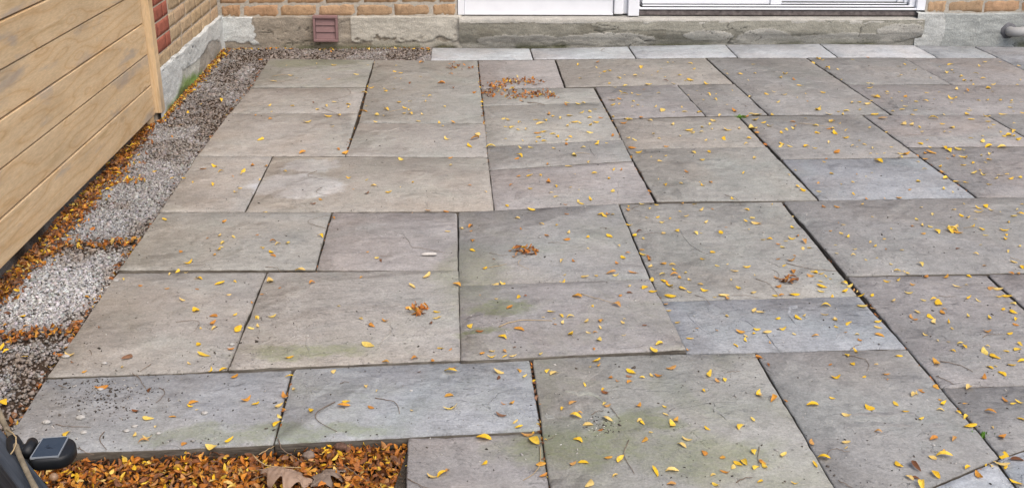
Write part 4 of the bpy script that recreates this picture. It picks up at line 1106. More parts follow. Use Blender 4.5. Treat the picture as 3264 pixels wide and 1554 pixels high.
# zoom windows of the photograph in which leaves were noted: x0, y0, scale; then "x,y" with o orange / n brown, B big / S small
NOTES = [
(0,1000,2.213,"490,282 1436,285B 1335,345 1401,211 1683,108B 1510,100 1418,97S 1770,95 858,372S 1482,395 1577,392 1655,437o 1343,645 1390,672S 1365,625o 1217,723o 1045,728B 1100,792S 948,849S 1040,867 1010,900o 1730,597o 1800,625 595,404o 888,300nB 957,682n 1052,535n 715,515oB 1497,935B 1615,895B 1300,914o 480,845 515,335nS 700,93nS 1510,65o 1505,15o 1628,245o"),
(800,1000,2.213,"35,25 150,15 45,83 825,218B 860,75oB 1340,240 1153,315o 270,310 948,338o 1630,280o 1700,258 1695,298 590,403 812,507 298,528 270,438 250,572o 200,652 228,672o 185,772 410,678B 42,625 655,640oB 670,615 847,655o 1410,660B 1410,400B 1420,380o 1745,405B 1745,448n 1398,575o 1783,630o 1765,710n 1135,677S 890,540S 1640,875B 1647,1048 1345,1128 1385,1103o 1278,1142 1315,22 1270,63nS 953,43o 1555,83 1773,165 1612,115n 1405,245oS 1283,325oS 1185,403nS"),
(1600,1000,2.213,"120,108oB 430,60 485,22 600,50 658,130o 610,130S 497,143B 682,180 690,95 707,48o 850,60 865,35S 375,70oS 1238,57 1325,167 1720,155 1720,180 1680,123o 1770,132 1647,220 1110,210B 1070,255B 1315,248oS 275,280 665,327 620,368S 683,362o 1195,377o 910,405 768,443o 903,478o 988,445 1110,432o 1055,432S 1470,422B 1570,460 1520,470o 1430,537 1803,305o 325,400 370,420B 360,415o 163,440 115,397o 582,498 713,530 730,555n 500,625o 713,628 740,645o 425,665 520,720B 548,698oS 607,780 748,738B 955,640o 1147,655 1157,708 970,748S 995,762 1185,777B 1242,748o 1050,832S 1000,883o 1268,925 1305,880 1448,800 1690,797 1768,743 1803,565 535,892B 118,792 185,848oB 215,838 230,893B 275,1060o 290,1050 290,1135o 75,630o 12,628o 693,810n 500,1055o 573,1047B 748,1013o 835,1025 800,1137S 1080,1110B 1095,1140S 1200,1105B 1420,977o 1550,1003o 1575,1118oB 1490,1133S 1665,1053 1710,1045B 1790,972 1795,1083 605,1190B 1195,1197o 1510,1205B 1628,1075S 290,22S 370,30S 1005,80nS 1515,115oS 90,232nS 28,258o 645,245oS 860,150S 1375,98oS 815,467oS 895,433nS 95,760S 75,298 20,298"),
(2400,1000,2.213,"175,28 323,22B 505,4 580,38 883,52 883,92 680,68 590,90 895,150oB 210,103 27,105 100,128 440,152o 15,133 735,143S 1255,15 1145,38o 1118,18o 1287,58 1375,55 1512,15 1662,28 1858,38 1855,73o 1812,135 1650,118o 1462,203 1508,233 1407,260 1640,265B 1710,295B 1785,260 1655,227S 1870,250 1895,210 1895,330 1278,347oB 1672,375 1710,365S 1825,360 1755,422 1618,442o 1520,517B 1300,510oB 720,263 657,290 1030,295 705,350 547,355oS 867,348S 55,307oB 118,360n 580,440B 783,437 937,425o 955,458oS 560,590 57,565 130,590oB 230,610oS 420,640B 658,712 827,658B 1008,633 1075,687 1193,740 1132,567 1160,557S 1192,548o 1183,530oS 1352,632 1323,678S 1322,602oS 1497,628oS 1462,690 1503,730B 1535,790B 1775,607o 1835,632 1875,622 1675,690o 1890,738 1275,875o 1405,875o 1770,872o 655,905 657,937S 883,830oS 500,1015B 437,1060 418,903o 223,995 30,972 70,1038o 82,1075 30,1083 1035,1055B 1160,1070nB 1350,998B 1358,970o 1268,1012S 1290,1130B 1515,1080 1755,1055B 1775,1005B 1785,1080 1865,1025nB 1600,1135oB 1860,1185B 1105,1152 1147,1155n 1195,1205B 48,1175 295,1187 1408,100S 1378,192S 1215,143S 1300,185S 1690,795S 655,125oS 755,180oS 125,200oS 290,140S"),
(1600,500,2.357,"208,138 120,140o 70,210o 290,135 352,185oB 213,235 502,70 337,53o 658,35 837,92 695,120 800,160 838,255 370,266 408,297 578,243S 513,225 400,218 570,333 660,320B 595,350 483,355o 35,367 220,395B 115,457 300,500 140,538o 405,508 503,565 338,587o 643,597 488,620o 808,593 740,430 770,437 800,430o 832,428 485,427o 945,720o 910,752 878,667S 650,682S 440,780B 546,778o 855,798o 820,865oB 855,885 985,865oB 625,892B 708,892 450,938B 365,948o 470,882S 267,705o 945,938 960,970S 1077,980 1135,1008 565,1045oB 855,1117oB 688,1115 890,1040oS 960,1018n 370,1160 445,1190 520,1200B 310,1203S 118,1045 60,1128o 175,1040nS 10,948 955,510B 1000,587B 1060,610 1033,560n 950,395o 955,373 1115,383S 1170,450 1258,460 1205,490 1090,452S 1205,567 1330,550 1455,570 1500,570S 1645,565 1540,490 1500,395 1840,395 1385,445 1880,455 1830,478 1915,500B 1860,542S 1685,525oS 1575,708 1508,765 1617,813 1840,822 1747,855 1103,750n 1100,772oB 1055,735 1050,697o 1280,808 1295,842 1210,795o 1110,820 1200,880 1295,885o 1377,865 1335,900o 1410,920 1125,920 1205,930B 1255,965B 1235,945o 1490,952 1360,985B 1412,1012 1265,1040B 1523,1000 1770,985 1665,1045B 1690,1062o 1598,1050S 1895,1020 1250,1150 1228,1103o 1900,1155B 1450,350 1360,350o 1160,355S 1050,350 1220,210 1350,193 1385,113o 1515,210 1568,188o 1815,118 1735,313 1190,25 1500,18 1110,255o 1340,405S 1585,390oS 1695,805S 1720,920S 1905,885S 205,100oS 895,95o 545,128S 1175,165S 1490,185S 1690,1190S"),
(2400,500,2.357,"540,35 945,28 1240,35 1290,90 1243,180 592,122 487,190o 322,97S 267,135S 375,250B 497,260 340,220 760,275 860,315o 990,312oS 1095,305o 1185,245oS 1430,237 1500,265S 1660,115B 1710,100 1735,130 1645,42 1580,62 1415,73 1420,112o 1450,160B 1540,185B 1600,190 1775,205 1830,160 1935,160 1905,125 1860,135 2010,150 1780,15 1590,5 1470,10o 140,355 535,370o 630,370o 820,352 1765,372B 1690,385B 1510,393 1700,415B 1785,398 1590,350S 1230,468 1350,428S 1205,517o 1275,510S 1335,522 1380,560B 1280,572o 1620,455 1670,465S 1650,515 1470,525B 1500,545B 1530,535B 1480,555B 1540,565oB 1720,545B 1750,585 1890,548B 1900,612 1905,583 1918,488 1960,445 2015,425 1915,708 1998,667 1545,685n 1740,815o 1955,790 2020,825 880,637 915,665 705,593 760,690 1005,690o 1045,538S 985,615S 580,555o 1253,808B 1040,800S 1130,862 1165,870S 1085,855 630,720S 755,738S 295,527 40,500oB 125,615 290,607 247,627 340,590o 390,637oB 75,620 190,655o 225,675 375,685 428,680 190,763o 285,770o 240,815 315,740o 300,860oB 450,855 470,865 435,890o 515,877 545,893S 585,913 185,908o 515,935 518,968B 700,1010 310,1035B 165,1043 215,1037o 510,1010 600,1050 810,1045B 190,970o 690,948 725,965B 895,1035 1010,930 1095,925 1200,955o 1630,890 1535,970B 1605,960S 1840,985B 1795,985o 1850,1045 1910,1040B 1955,1100 1880,1140 1960,1160B 1620,1060 1690,1078 1775,1210B 1615,1195 1280,1073 1385,1095B 1360,1070 1440,1140o 1425,1165o 1232,1163 1335,1195 1200,1200o 1170,1018 1050,1075 820,1120B 550,1118B 560,1110 345,1200B 180,1205 540,1182o 60,1165B 390,1190S 910,1140oB 620,1215 1940,870o 2005,870o 1300,895o 1450,897o 1860,410S 2020,355 1985,395S 1710,658S 1675,728S 1120,695S 850,770S 930,755S 620,658S 665,572S 680,505S 640,493oS 900,447S 1265,377S 1565,440 1745,40S 850,147S 780,130oS 895,115S 665,202S 755,185S"),
(0,500,2.357,"1235,470 1690,485o 1655,585 1760,597 1672,643 1635,692 1350,707o 1408,790B 1558,610oS 1330,860B 1280,880 925,915 1253,985o 1650,945B 1770,930 1490,917 1365,1070 1467,1152B 1715,1035 1480,992oS 1765,1185 1900,1090o 1918,1205 1830,103B 1815,125 1893,62oB 1660,110 1615,68 1455,187 1602,207 1805,233 1773,262B 1383,157 1525,88o 1750,143oS 1665,672S 1610,732oS 1397,868S 1055,962oS"),
(800,500,2.357,"255,105 62,167 735,152 870,172 922,215B 1030,262 1050,255S 1120,225S 1213,188 770,240oS 523,317o 873,270n 1128,20 1500,60S 1500,5o 1765,260S 465,350n 105,430B 253,424 615,458o 520,597B 275,643 165,635o 203,657 77,683 152,713 165,740o 45,583oS 370,850B 945,760 980,777n 875,713oS 1213,425o 1477,555 1575,535 1650,520oB 1655,553oS 1655,628o 1670,695 1757,832 1317,893B 1210,970B 1545,960oB 1885,950 1835,957 1720,978oS 1843,1062S 1395,1160 1400,1205B 840,1210 160,1193 38,1207 138,930B 462,948o 215,980oS 833,902oS 1915,370 110,65o 510,865o 20,1090 658,1118S 1328,400o 1467,410o 1643,213oS 85,1030oS 1030,1220oS 1720,1035oS 1825,765nS"),
(800,0,2.357,"300,568 170,610B 580,592o 138,790 310,795 565,797 655,810 730,785 728,805 500,820 580,873 665,865 625,765S 420,915B 65,1043B 388,1145oB 610,947S 40,862o 145,890o 655,1118o 715,1155oB 790,557 625,488 1095,493 1080,535 1123,548 1275,575 905,658 1010,682 1120,765 1195,758 1345,725 1020,825 947,860B 935,910 1150,850 1195,825 1200,855 1285,857 1000,868 1463,800 1160,810 1255,908 1413,923 1520,918o 1430,625oB 1525,662n 1500,557o 1280,470o 850,700B 1500,1185B 1128,1200 1645,1095B 1700,1008B 1680,1040oB 1800,1105B 1475,1040 1200,622n 1005,665S 1075,665S 1295,720S 500,478S 265,490S 345,585S 880,488S 1135,675S 1085,585S 1130,590S 850,835o 475,770n 155,840S 870,795S 1305,760S 1440,945S"),
(1600,0,2.357,"570,487 710,510 720,467o 805,530 780,537B 740,550S 590,585S 730,575S 880,585 920,567S 995,565 1125,567S 1045,505B 1250,470S 1285,467S 1415,477 1445,517 1415,600B 1380,605 1335,565 1230,607n 1220,578S 1170,540S 800,625 915,640B 1100,635B 1545,627B 1290,628 1195,518S 1060,550S 850,655S 895,690 920,708 980,700 1025,713 1065,670o 830,748B 880,742o 885,780 835,787 985,760 1030,787 1058,750S 980,803S 1058,798S 1155,800 1195,825B 1175,700S 1375,840 1350,805S 1290,842S 1490,843 1515,750S 1555,710 1605,748 1605,705S 1465,680S 1690,785S 1740,835oB 1860,727 1400,717S 1850,603S 1635,865 1790,555B 1690,555S 1675,527S 1900,550S 1890,483 1050,880o 840,873 935,893 960,900 915,923oB 945,1033 995,1050 1000,1043S 1115,905 1140,1005S 980,1108o 1030,1143 1280,930 1100,903S 1500,952B 1405,978B 1430,985 1435,998 1500,990S 1565,933 1595,907 1690,975B 1780,963 1730,678S 1575,968S 1340,1022 1530,1050S 1605,1048S 1235,1100o 1675,1040B 1855,1038 1440,1143 1570,1137 1835,1082S 1900,860 1875,855 1830,875o 1905,895 1880,960B 1915,1000oB 1895,1185 1500,1197 1230,1170S 1120,1175S 1190,1205S 1180,1040S 490,770 480,787o 570,780 610,772 660,835 700,820 600,845 345,857oB 390,872 440,887 510,865 260,900 320,903 290,927B 135,918 45,897 125,970 80,955 270,998oB 315,988 380,1005 420,1025 275,1030 320,1060 265,1065 500,945 510,925S 545,917 585,925 660,885 745,885o 705,915 675,938 660,990 830,1017o 720,1062 725,1080B 510,1030 490,1052 485,1080o 135,1112 220,1107 130,1170 110,1187o 390,1112S 545,1165B 610,1110 660,1213 790,1073S 185,970 155,1055S 30,950 25,1045S 10,890"),
(2400,0,2.357,"490,440B 525,450 460,470 560,515 240,552B 205,583 310,595o 355,643 160,690 105,703 235,710 525,695 400,703S 335,732S 190,765 410,760oS 485,823B 700,833 645,838 670,857 570,855 505,800S 800,822 860,785 740,770B 800,768 880,757 930,730B 905,720 1010,705 880,662 865,625 900,628 660,600S 640,520S 750,447 865,432o 1140,485 1095,497 1215,525 1110,563S 1095,573S 1005,690 1100,690S 1150,725o 1045,735S 1120,757S 1230,760 1145,797 1120,820 1220,828 1225,840S 1050,835S 1205,862 1000,708S 915,855 975,888oB 1135,920 1205,937 1195,905S 1130,930 1250,955 880,960S 1010,993S 1270,987S 1255,1077 1310,1050S 1355,890B 1440,860S 1525,667 1495,735B 1520,730 1305,695 1300,755 1310,690S 1360,745S 1400,690S 1485,770S 1590,700S 1620,683o 1660,635 1765,660B 1805,635B 1800,685S 1760,750 1860,750 1940,755 1945,770 1935,805 1880,858B 2030,850 2020,765S 1960,835S 1625,830 1625,815S 1605,855 1640,893 1755,875B 1765,910 1810,935 1815,930S 1790,955S 1965,927S 1940,985B 1920,1015B 1960,1020 2010,1045B 1890,1020 1640,1035 1725,1060B 1770,1100B 1870,1105B 1725,1022S 1695,755S 1640,605 1570,570B 1560,575 1590,605 1500,525 1455,545 1510,545S 1485,485B 1400,500S 1330,585S 1675,550 1730,590 1695,495 1740,465 1860,465S 2000,495 2010,600S 1985,640S 1770,960S 1855,990S 1500,955 1425,930 1480,990S 1440,988S 1330,1105 1440,1110 1490,1130B 1540,1120B 1340,1140oB 1285,1145o 1580,1125S 1720,1165S 1780,1160 1580,1180B 1510,1170o 1470,1187o 1650,1220 1775,1195 1295,1195o 1245,1170o 1160,1160oB 1110,1153 1040,1105S 935,1155S 885,1155S 990,1150S 1110,1180 1240,1210 945,1210B 550,1190o 535,1213B 635,1143oB 460,1112 405,1100 275,1095 205,1095B 215,1080 575,1072 485,993 500,1000 620,998B 595,965 570,967o 700,975 695,1035 715,1025 805,1055S 840,1085S 750,1095S 785,1100S 905,1113S 300,968 260,970 315,945o 300,912o 130,945 80,920 15,900B 35,860B 150,860 600,915 585,912 470,942 650,925S 395,890S 220,995 20,1000oB 10,960B"),
]
PXM = lambda v: 0.636 * (v + 680)                    # photograph pixels per metre on the paving
leaves = []
for x0, y0, sc_, txt in NOTES:
    for tok in txt.split():
        m_ = re.match(r'(\d+),(\d+)([yon]?)([BS]?)$', tok)
        u, v = x0 + int(m_[1]) / sc_, y0 + int(m_[2]) / sc_
        leaves.append((u, v, m_[3] or 'y', m_[4]))
seen, uniq = set(), []
for l in leaves:                                     # windows overlap: drop doubles
    key = (round(l[0] / 9), round(l[1] / 6))
    if any((key[0] + a, key[1] + b) in seen for a in (-1, 0, 1) for b in (-1, 0, 1)) and l[1] > 480 and False: continue
    if key in seen: continue
    seen.add(key); uniq.append(l)
leaves = uniq
items = []
for u, v, c, s_ in leaves:
    z = 0.0
    p = ground(u, v, 0)
    z = slab_z(p[0], p[1])
    if z is None: z = -0.004
    p = ground(u, v, z + 0.003)
    size = {'B': random.uniform(0.027, 0.035), 'S': random.uniform(0.010, 0.016), '': random.uniform(0.017, 0.0255)}[s_]
    size *= float(np.clip(RNG.lognormal(0, 0.13), 0.7, 1.2))
    size *= 1.07 + 0.30 * float(sstep(620, 420, v))
    base = PAL[c][int(RNG.integers(len(PAL[c])))] * (0.9 + 0.2 * RNG.random())
    if c == 'o': base = base * 0.72 + np.array([0.72, 0.42, 0.08]) * 0.28
    if c == 'y' and v < 420: base = base * 0.7 + np.array([0.76, 0.56, 0.20]) * 0.3
    if c == 'y' and s_ == 'S': base = base * 0.5 + np.array([0.66, 0.52, 0.26]) * 0.5
    items.append((p, z, size, c, base, size * PXM(v), u, v, slab_id(p[0], p[1])))
items.sort(key=lambda t: -t[5])
NIND = 300
CN = {'y': 'yellow', 'o': 'orange', 'n': 'brown'}
bunch = {}
for k, t in enumerate(items): bunch.setdefault((t[8], t[3]), []).append(k)
U1 = ['', 'first', 'second', 'third', 'fourth', 'fifth', 'sixth', 'seventh', 'eighth', 'ninth', 'tenth', 'eleventh', 'twelfth', 'thirteenth', 'fourteenth', 'fifteenth', 'sixteenth', 'seventeenth', 'eighteenth', 'nineteenth']
T1 = {2: 'twenty', 3: 'thirty', 4: 'forty', 5: 'fifty', 6: 'sixty', 7: 'seventy', 8: 'eighty', 9: 'ninety'}
def ordinal(n):
    if n < 20: return U1[n]
    return T1[n // 10][:-1] + 'ieth' if n % 10 == 0 else T1[n // 10] + '-' + U1[n % 10]
def leaf_label(k):
    t = items[k]
    c = CN[t[3]]
    b = bunch[(t[8], t[3])]
    say = 'in the joints between slabs' if t[8] is None else 'on the ' + SLAB_SAY[t[8]]
    if len(b) == 1: return 'only %s leaflet lying %s' % (c, say)
    srt = sorted(b, key=lambda q: items[q][6])
    n = srt.index(k)
    if n == 0: return 'leftmost %s leaflet lying %s' % (c, say)
    if n == len(srt) - 1: return 'rightmost %s leaflet lying %s' % (c, say)
    if n < len(srt) / 2: return '%s %s leaflet from the left %s' % (ordinal(n + 1), c, say)
    return '%s %s leaflet from the right %s' % (ordinal(len(srt) - n), c, say)
for i, (p, z, size, c, base, *_) in enumerate(items[:NIND]):
    o = link('fallen_leaf', LEAF_ME[int(RNG.integers(len(LEAF_ME)))], None, (p[0], p[1], z + 0.0025), (RNG.normal(0, .12), RNG.normal(0, .12), RNG.uniform(0, 6.28)), (size, size * random.uniform(0.85, 1.15), size))
    o.color = (*base, 1)
    tag(o, leaf_label(i), 'leaf', CN[c] + ' leaflets scattered over the slabs')

def leaf_mass(name, pts, size, cols, label, tilt=0.25, cat='leaves', kind='stuff'):
    m = len(pts)
    scl = size[:, None] * np.stack([np.ones(m), RNG.uniform(0.8, 1.25, m), RNG.uniform(0.7, 1.3, m)], -1)
    rot = rotmats(RNG.normal(0, tilt, m), RNG.normal(0, tilt, m), RNG.uniform(0, 6.28, m))
    me = instance_mesh(name, LP, leafF, pts, rot, scl, cols, M_LEAF_A, True)
    return tag(link(name, me), label, cat, None, kind)
rest = items[NIND:]
leaf_mass('fallen_leaves', np.array([(p[0], p[1], z + 0.002) for p, z, *_ in rest]), np.array([t[2] for t in rest]), np.array([t[4] for t in rest]),
          'many small yellow leaflets strewn over the farther slabs', 0.14)

def mixcol(m, wy, wo, wn):
    k = RNG.choice(3, m, p=np.array([wy, wo, wn]) / (wy + wo + wn))
    out = np.zeros((m, 3))
    for j, P_ in enumerate((YEL, ORA, BRN)):
        idx = RNG.integers(0, len(P_), m)
        out[k == j] = P_[idx[k == j]]
    return out * RNG.uniform(0.75, 1.15, (m, 1))

# litter bed in front of the slabs
bx0, bx1 = -1.09, ground(1296, 1470, 0)[0] - 0.004
x_e, y_e = [], []
for u, v in [(-10, 1450), (870, 1410), (877, 1410), (1301, 1391)]:
    q = ground(u, v, 0); x_e.append(q[0]); y_e.append(q[1])
bed_edge = lambda x: np.interp(x, x_e, y_e)
X, Y = np.meshgrid(np.linspace(-1.9, bx1 + 0.02, 90), np.linspace(1.3, 2.50, 90))
Z = -0.052 + (fbm(X * 6, Y * 6, 3) - .5) * 0.03
tag(link('planting_bed', grid_mesh('planting_bed', X, Y, Z - 0.02, M_SOIL)), 'dark soil of the small bed beneath the leaf litter', 'soil', kind='structure')
m = 22000
x = RNG.uniform(-1.35, bx1, m); y = bed_edge(x) - RNG.random(m) ** 1.1 * 0.85
dz = RNG.random(m)
z = -0.052 + (fbm(x * 6, y * 6, 3) - .5) * 0.03 + dz * 0.030
cols = mixcol(m, 0.06, 0.50, 0.44)
cols = np.where((dz > 0.8)[:, None] & (RNG.random((m, 1)) < 0.17), mixcol(m, 0.75, 0.25, 0.02), cols)
leaf_mass('leaf_litter', np.stack([x, y, z], -1), RNG.uniform(0.011, 0.026, m), cols, 'deep bed of orange and brown leaf litter in front of the slabs', 0.55)

# drifts
def drift(n, fx, label, w=(.15, .4, .45), tilt=0.5, size=(0.013, 0.027), cat='leaves'):
    pts = fx(n)
    leaf_mass('leaf_drift', pts, RNG.uniform(*size, len(pts)), mixcol(len(pts), *w) * 0.86, label, tilt)
def f_fence(n):
    y = RNG.uniform(2.2, 5.12, n)
    wid = 0.025 + 0.075 * fbm(y * 4, y * 0, 14, 3) * sstep(5.3, 4.2, y)
    x = FENCE_X(y) - 0.035 + np.abs(RNG.normal(0, 1, n)) * wid * 0.75
    k = x < FENCE_X(y) + 0.17
    x, y = x[k], y[k]
    return np.stack([x, y, gravel_z(x, y) + 0.002 + RNG.random(len(x)) * 0.018 * sstep(0.14, 0, x - FENCE_X(y))], -1)
drift(3800, f_fence, 'long drift of orange leaves along the foot of the pale fence', (.10, .38, .52))
def f_wall(n):
    y = RNG.uniform(5.15, 6.63, n)
    x = wall_x(y) + 0.012 + np.abs(RNG.normal(0, 0.022, n)) * (0.5 + fbm(y * 5, y * 0, 4, 2))
    return np.stack([x, y, gravel_z(x, y) + 0.002 + RNG.random(n) * 0.008], -1)
drift(620, f_wall, 'thin line of orange leaves at the foot of the side wall', (.30, .45, .25))
def f_back(n):
    x = -1.36 + RNG.random(n) ** 1.6 * 1.2
    y = wall_y(x) - 0.03 - np.abs(RNG.normal(0, 0.02, n)) - (x > -0.2) * 0.05 * RNG.random(n)
    return np.stack([x, y, gravel_z(x, y) + 0.004], -1)
drift(110, f_back, 'few orange leaves at the foot of the back wall under the vent', (.4, .4, .2))
def f_cross(yc, x0, x1, n0):
    def f(n):
        x = RNG.uniform(x0, x1, n); y = yc + 0.10 * (x + 1.3) + RNG.normal(0, 0.02, n)
        k = x < edge_x(y) - 0.005
        return np.stack([x, y, gravel_z(x, y) + 0.004 + RNG.random(n) * 0.006], -1)[k]
    return f
drift(120, f_cross(3.62, -1.42, -1.09, 0), 'band of orange leaves across the gravel, middle of the strip', (.12, .55, .33))
drift(150, f_cross(2.93, -1.45, -1.09, 0), 'band of brown leaves across the gravel, near end of the strip', (.06, .4, .54))
drift(60, f_cross(4.28, -1.40, -1.25, 0), 'short spur of yellow leaves across the gravel, far end of the fence', (.35, .5, .15))
def f_edge(n):
    y = RNG.uniform(2.35, 6.2, n)
    x = edge_x(y) - 0.012 - np.abs(RNG.normal(0, 0.012, n))
    k = RNG.random(n) < 0.25 + 0.75 * (y < 3.6)
    return np.stack([x, y, gravel_z(x, y) + 0.002], -1)[k]
drift(330, f_edge, 'sparse orange leaves tucked along the left edge of the slabs', (.12, .5, .38))
# single leaves lying on the gravel
gp = [(70, 1002, 'y'), (18, 1278, 'yB'), (10, 1105, 'yB'), (18, 1118, 'y'), (494, 545, 'y'), (443, 560, 'y'), (410, 570, 'yB'), (430, 808, 'y'), (395, 816, 'o'), (547, 433, 'o'), (550, 570, 'y'), (640, 330, 'y'), (577, 395, 'y'), (542, 396, 'y'), (602, 358, 'y'), (705, 315, 'yB'), (745, 320, 'o'), (78, 1136, 'y'), (880, 150, 'y'), (1040, 152, 'oB'), (1123, 148, 'yB'), (1317, 163, 'y'), (1055, 170, 'o'), (1365, 165, 'yB'), (1366, 175, 'y'), (830, 197, 'oB')]
pts, sz, cl = [], [], []
for u, v, c in gp:
    p = ground(u, v, -0.012); pts.append((p[0], p[1], float(gravel_z(p[0], p[1])) + 0.007)); sz.append(0.03 if 'B' in c else 0.021); cl.append(PAL[c[0]][0])
leaf_mass('leaf_drift', np.array(pts), np.array(sz), np.array(cl), 'loose yellow leaflets lying singly on the gravel', 0.3)
# leaves caught in the open joints
JO = [((1197, 196), (1100, 495), 46), ((1522, 196), (1556, 520), 120), ((1893, 282), (2086, 640), 60), ((1690, 1145), (1752, 1554), 90), ((1010, 862), (1057, 680), 22), ((2071, 890), (2130, 1010), 16), ((936, 1180), (874, 1405), 14), ((2340, 270), (2440, 460), 14), ((2492, 645), (3180, 1450), 30), ((725, 865), (1450, 862), 26), ((2940, 505), (3110, 625), 14), ((3110, 1500), (3264, 1438), 30)]
pts = []
for a, b, n in JO:
    for _ in range(n):
        t = random.random()
        p = ground(a[0] + (b[0] - a[0]) * t, a[1] + (b[1] - a[1]) * t, 0)
        pts.append((p[0] + random.gauss(0, .004), p[1] + random.gauss(0, .004), random.uniform(-0.018, 0.001)))
pts = np.array(pts)
leaf_mass('joint_leaves', pts, RNG.uniform(0.010, 0.018, len(pts)), mixcol(len(pts), .15, .45, .4), 'small orange and brown leaves caught in the joints between slabs', 0.6)

# clumps on the slabs
def clump(cu, cv, n, ru, rv, w, label, shape=None):
    pts = []
    for _ in range(n):
        if shape: a, b = random.choice(shape); u, v = a + random.gauss(0, ru), b + random.gauss(0, rv)
        else:
            r_, t_ = random.random() ** 0.7, random.uniform(0, 6.28)
            u, v = cu + ru * r_ * math.cos(t_), cv + rv * r_ * math.sin(t_)
        p = ground(u, v, 0)
        z = slab_z(p[0], p[1]) or 0.0
        pts.append((p[0], p[1], z + 0.002 + random.random() ** 2 * 0.013))
    leaf_mass('leaf_clump', np.array(pts), RNG.uniform(0.013, 0.026, n), mixcol(n, *w), label, 0.55, 'leaf clump')
clump(1668, 806, 46, 42, 18, (.06, .5, .44), 'compact clump of brown orange leaves on the dark mossy slab')
clump(1331, 1000, 34, 32, 16, (.05, .55, .4), 'clump of orange brown leaves near the centre, left of the long joint')
clump(2516, 896, 30, 24, 12, (.02, .5, .5), 'small reddish brown leaf clump on the right of the patio')
clump(0, 0, 330, 22, 6, (.10, .46, .44), 'wide scatter of orange leaves on the far slabs below the door', [(1568, 282), (1590, 275), (1615, 268), (1640, 262), (1668, 260), (1690, 260), (1605, 290), (1660, 307), (1680, 302), (1720, 301), (1750, 303), (1640, 310), (1560, 300)])
clump(0, 0, 26, 14, 4, (.1, .5, .4), 'small scatter of orange leaves near the border slabs', [(1445, 212), (1455, 218), (1508, 214)])

# brown scroll of a large oak leaf in the litter
def oak_leaf(name, u, v, z, size, rz, curl, label, tone=(0.30, 0.205, 0.145)):
    p = ground(u, v, z)
    nu, nv = 44, 13
    V = []
    for i in range(nu):
        t = i / (nu - 1)
        w = (0.10 + 0.30 * math.sin(math.pi * min(1, t * 1.02)) ** 0.8) * (0.70 + 0.38 * math.cos(t * 6 * math.pi + 0.6))
        w *= 1 if 0.03 < t < 0.99 else 0.15
        for j in range(nv):
            s_ = (j / (nv - 1) - 0.5) * 2
            th = s_ * w * curl
            y = math.sin(th) / curl
            zz = (1 - math.cos(th)) / curl * (1 if curl > 0 else -1) * -1.0 + 0.10 * math.sin(t * 3.4) + 0.014 * math.sin(14 * t + 6 * s_)
            V.append(((t - 0.5) + 0.05 * s_ * s_, y, zz - 0.025 * abs(math.sin(t * 9 * math.pi)) * (1 - abs(s_))))
    V = np.array(V) * size
    V[:, 2] -= V[:, 2].min()
    ii = np.arange(nu * nv).reshape(nu, nv)
    q = np.stack([ii[:-1, :-1], ii[:-1, 1:], ii[1:, 1:], ii[1:, :-1]], -1).reshape(-1, 4)
    mt = mat_simple(name + '_skin', tone, 0.6, 0.3, (0.72, 1.2), 28)
    o = link(name, mesh_np(name, V, q.ravel(), np.full(len(q), 4), mt, True), None, (p[0], p[1], z), (0, 0.06, rz))
    sd = o.modifiers.new('thickness', 'SOLIDIFY'); sd.thickness = 0.0008
    return tag(o, label, 'leaf')
oak_leaf('oak_leaf', 905, 1536, -0.024, 0.125, -0.35, 3.4, 'large curled grey-brown oak leaf lying on the orange litter')
oak_leaf('oak_leaf', 1040, 1530, -0.030, 0.10, 0.9, 2.2, 'smaller dull brown oak leaf half buried beside the large curled one', (0.20, 0.15, 0.115))

# nut, clod and cone in the litter
def lump(name, u, v, z, r, mat, label, cat, sq=(1, 1, 0.85), rough=0.25, seed=0, freq=2.2):
    bm = bmesh.new()
    bmesh.ops.create_icosphere(bm, subdivisions=3, radius=1)
    for w in bm.verts:
        k = 1 + rough * (float(fbm(np.array(w.co.x * freq + 5 + seed), np.array(w.co.y * freq + w.co.z * 1.7 * freq), seed + 2, 3)) - 0.5) * 2
        w.co = Vector((w.co.x * sq[0], w.co.y * sq[1], w.co.z * sq[2])) * (r * k)
    p = ground(u, v, z)
    return tag(link(name, bm_mesh(name, bm, mat, True), None, (p[0], p[1], z + r * 0.58 * sq[2] / 0.85)), label, cat)
M_NUT = mat_simple('nut_shell', (0.30, 0.19, 0.115), 0.35, 0.45, (0.7, 1.25), 60)
M_CLOD = mat_simple('clod_earth', (0.22, 0.17, 0.14), 0.95, 0.1, (0.6, 1.2), 90, 0.004)
M_CONE = mat_simple('cone_brown', (0.13, 0.075, 0.055), 0.85, 0.15, (0.5, 1.3), 120, 0.005)
lump('acorn', 173, 1527, -0.020, 0.0105, M_NUT, 'round brown acorn in the leaf litter by the solar light', 'acorn', (1, 1, .95), 0.05)
lump('soil_clod', 984, 1459, -0.024, 0.0125, M_CLOD, 'grey-brown earth clod lying in the orange litter', 'clod', (1.2, .9, .9), 0.35, 4)
lump('seed_cone', 1086, 1430, -0.022, 0.0125, M_CONE, 'small dark brown cone in the litter close to the slab edge', 'cone', (1.3, 1.0, .8), 0.5, 9, 5)

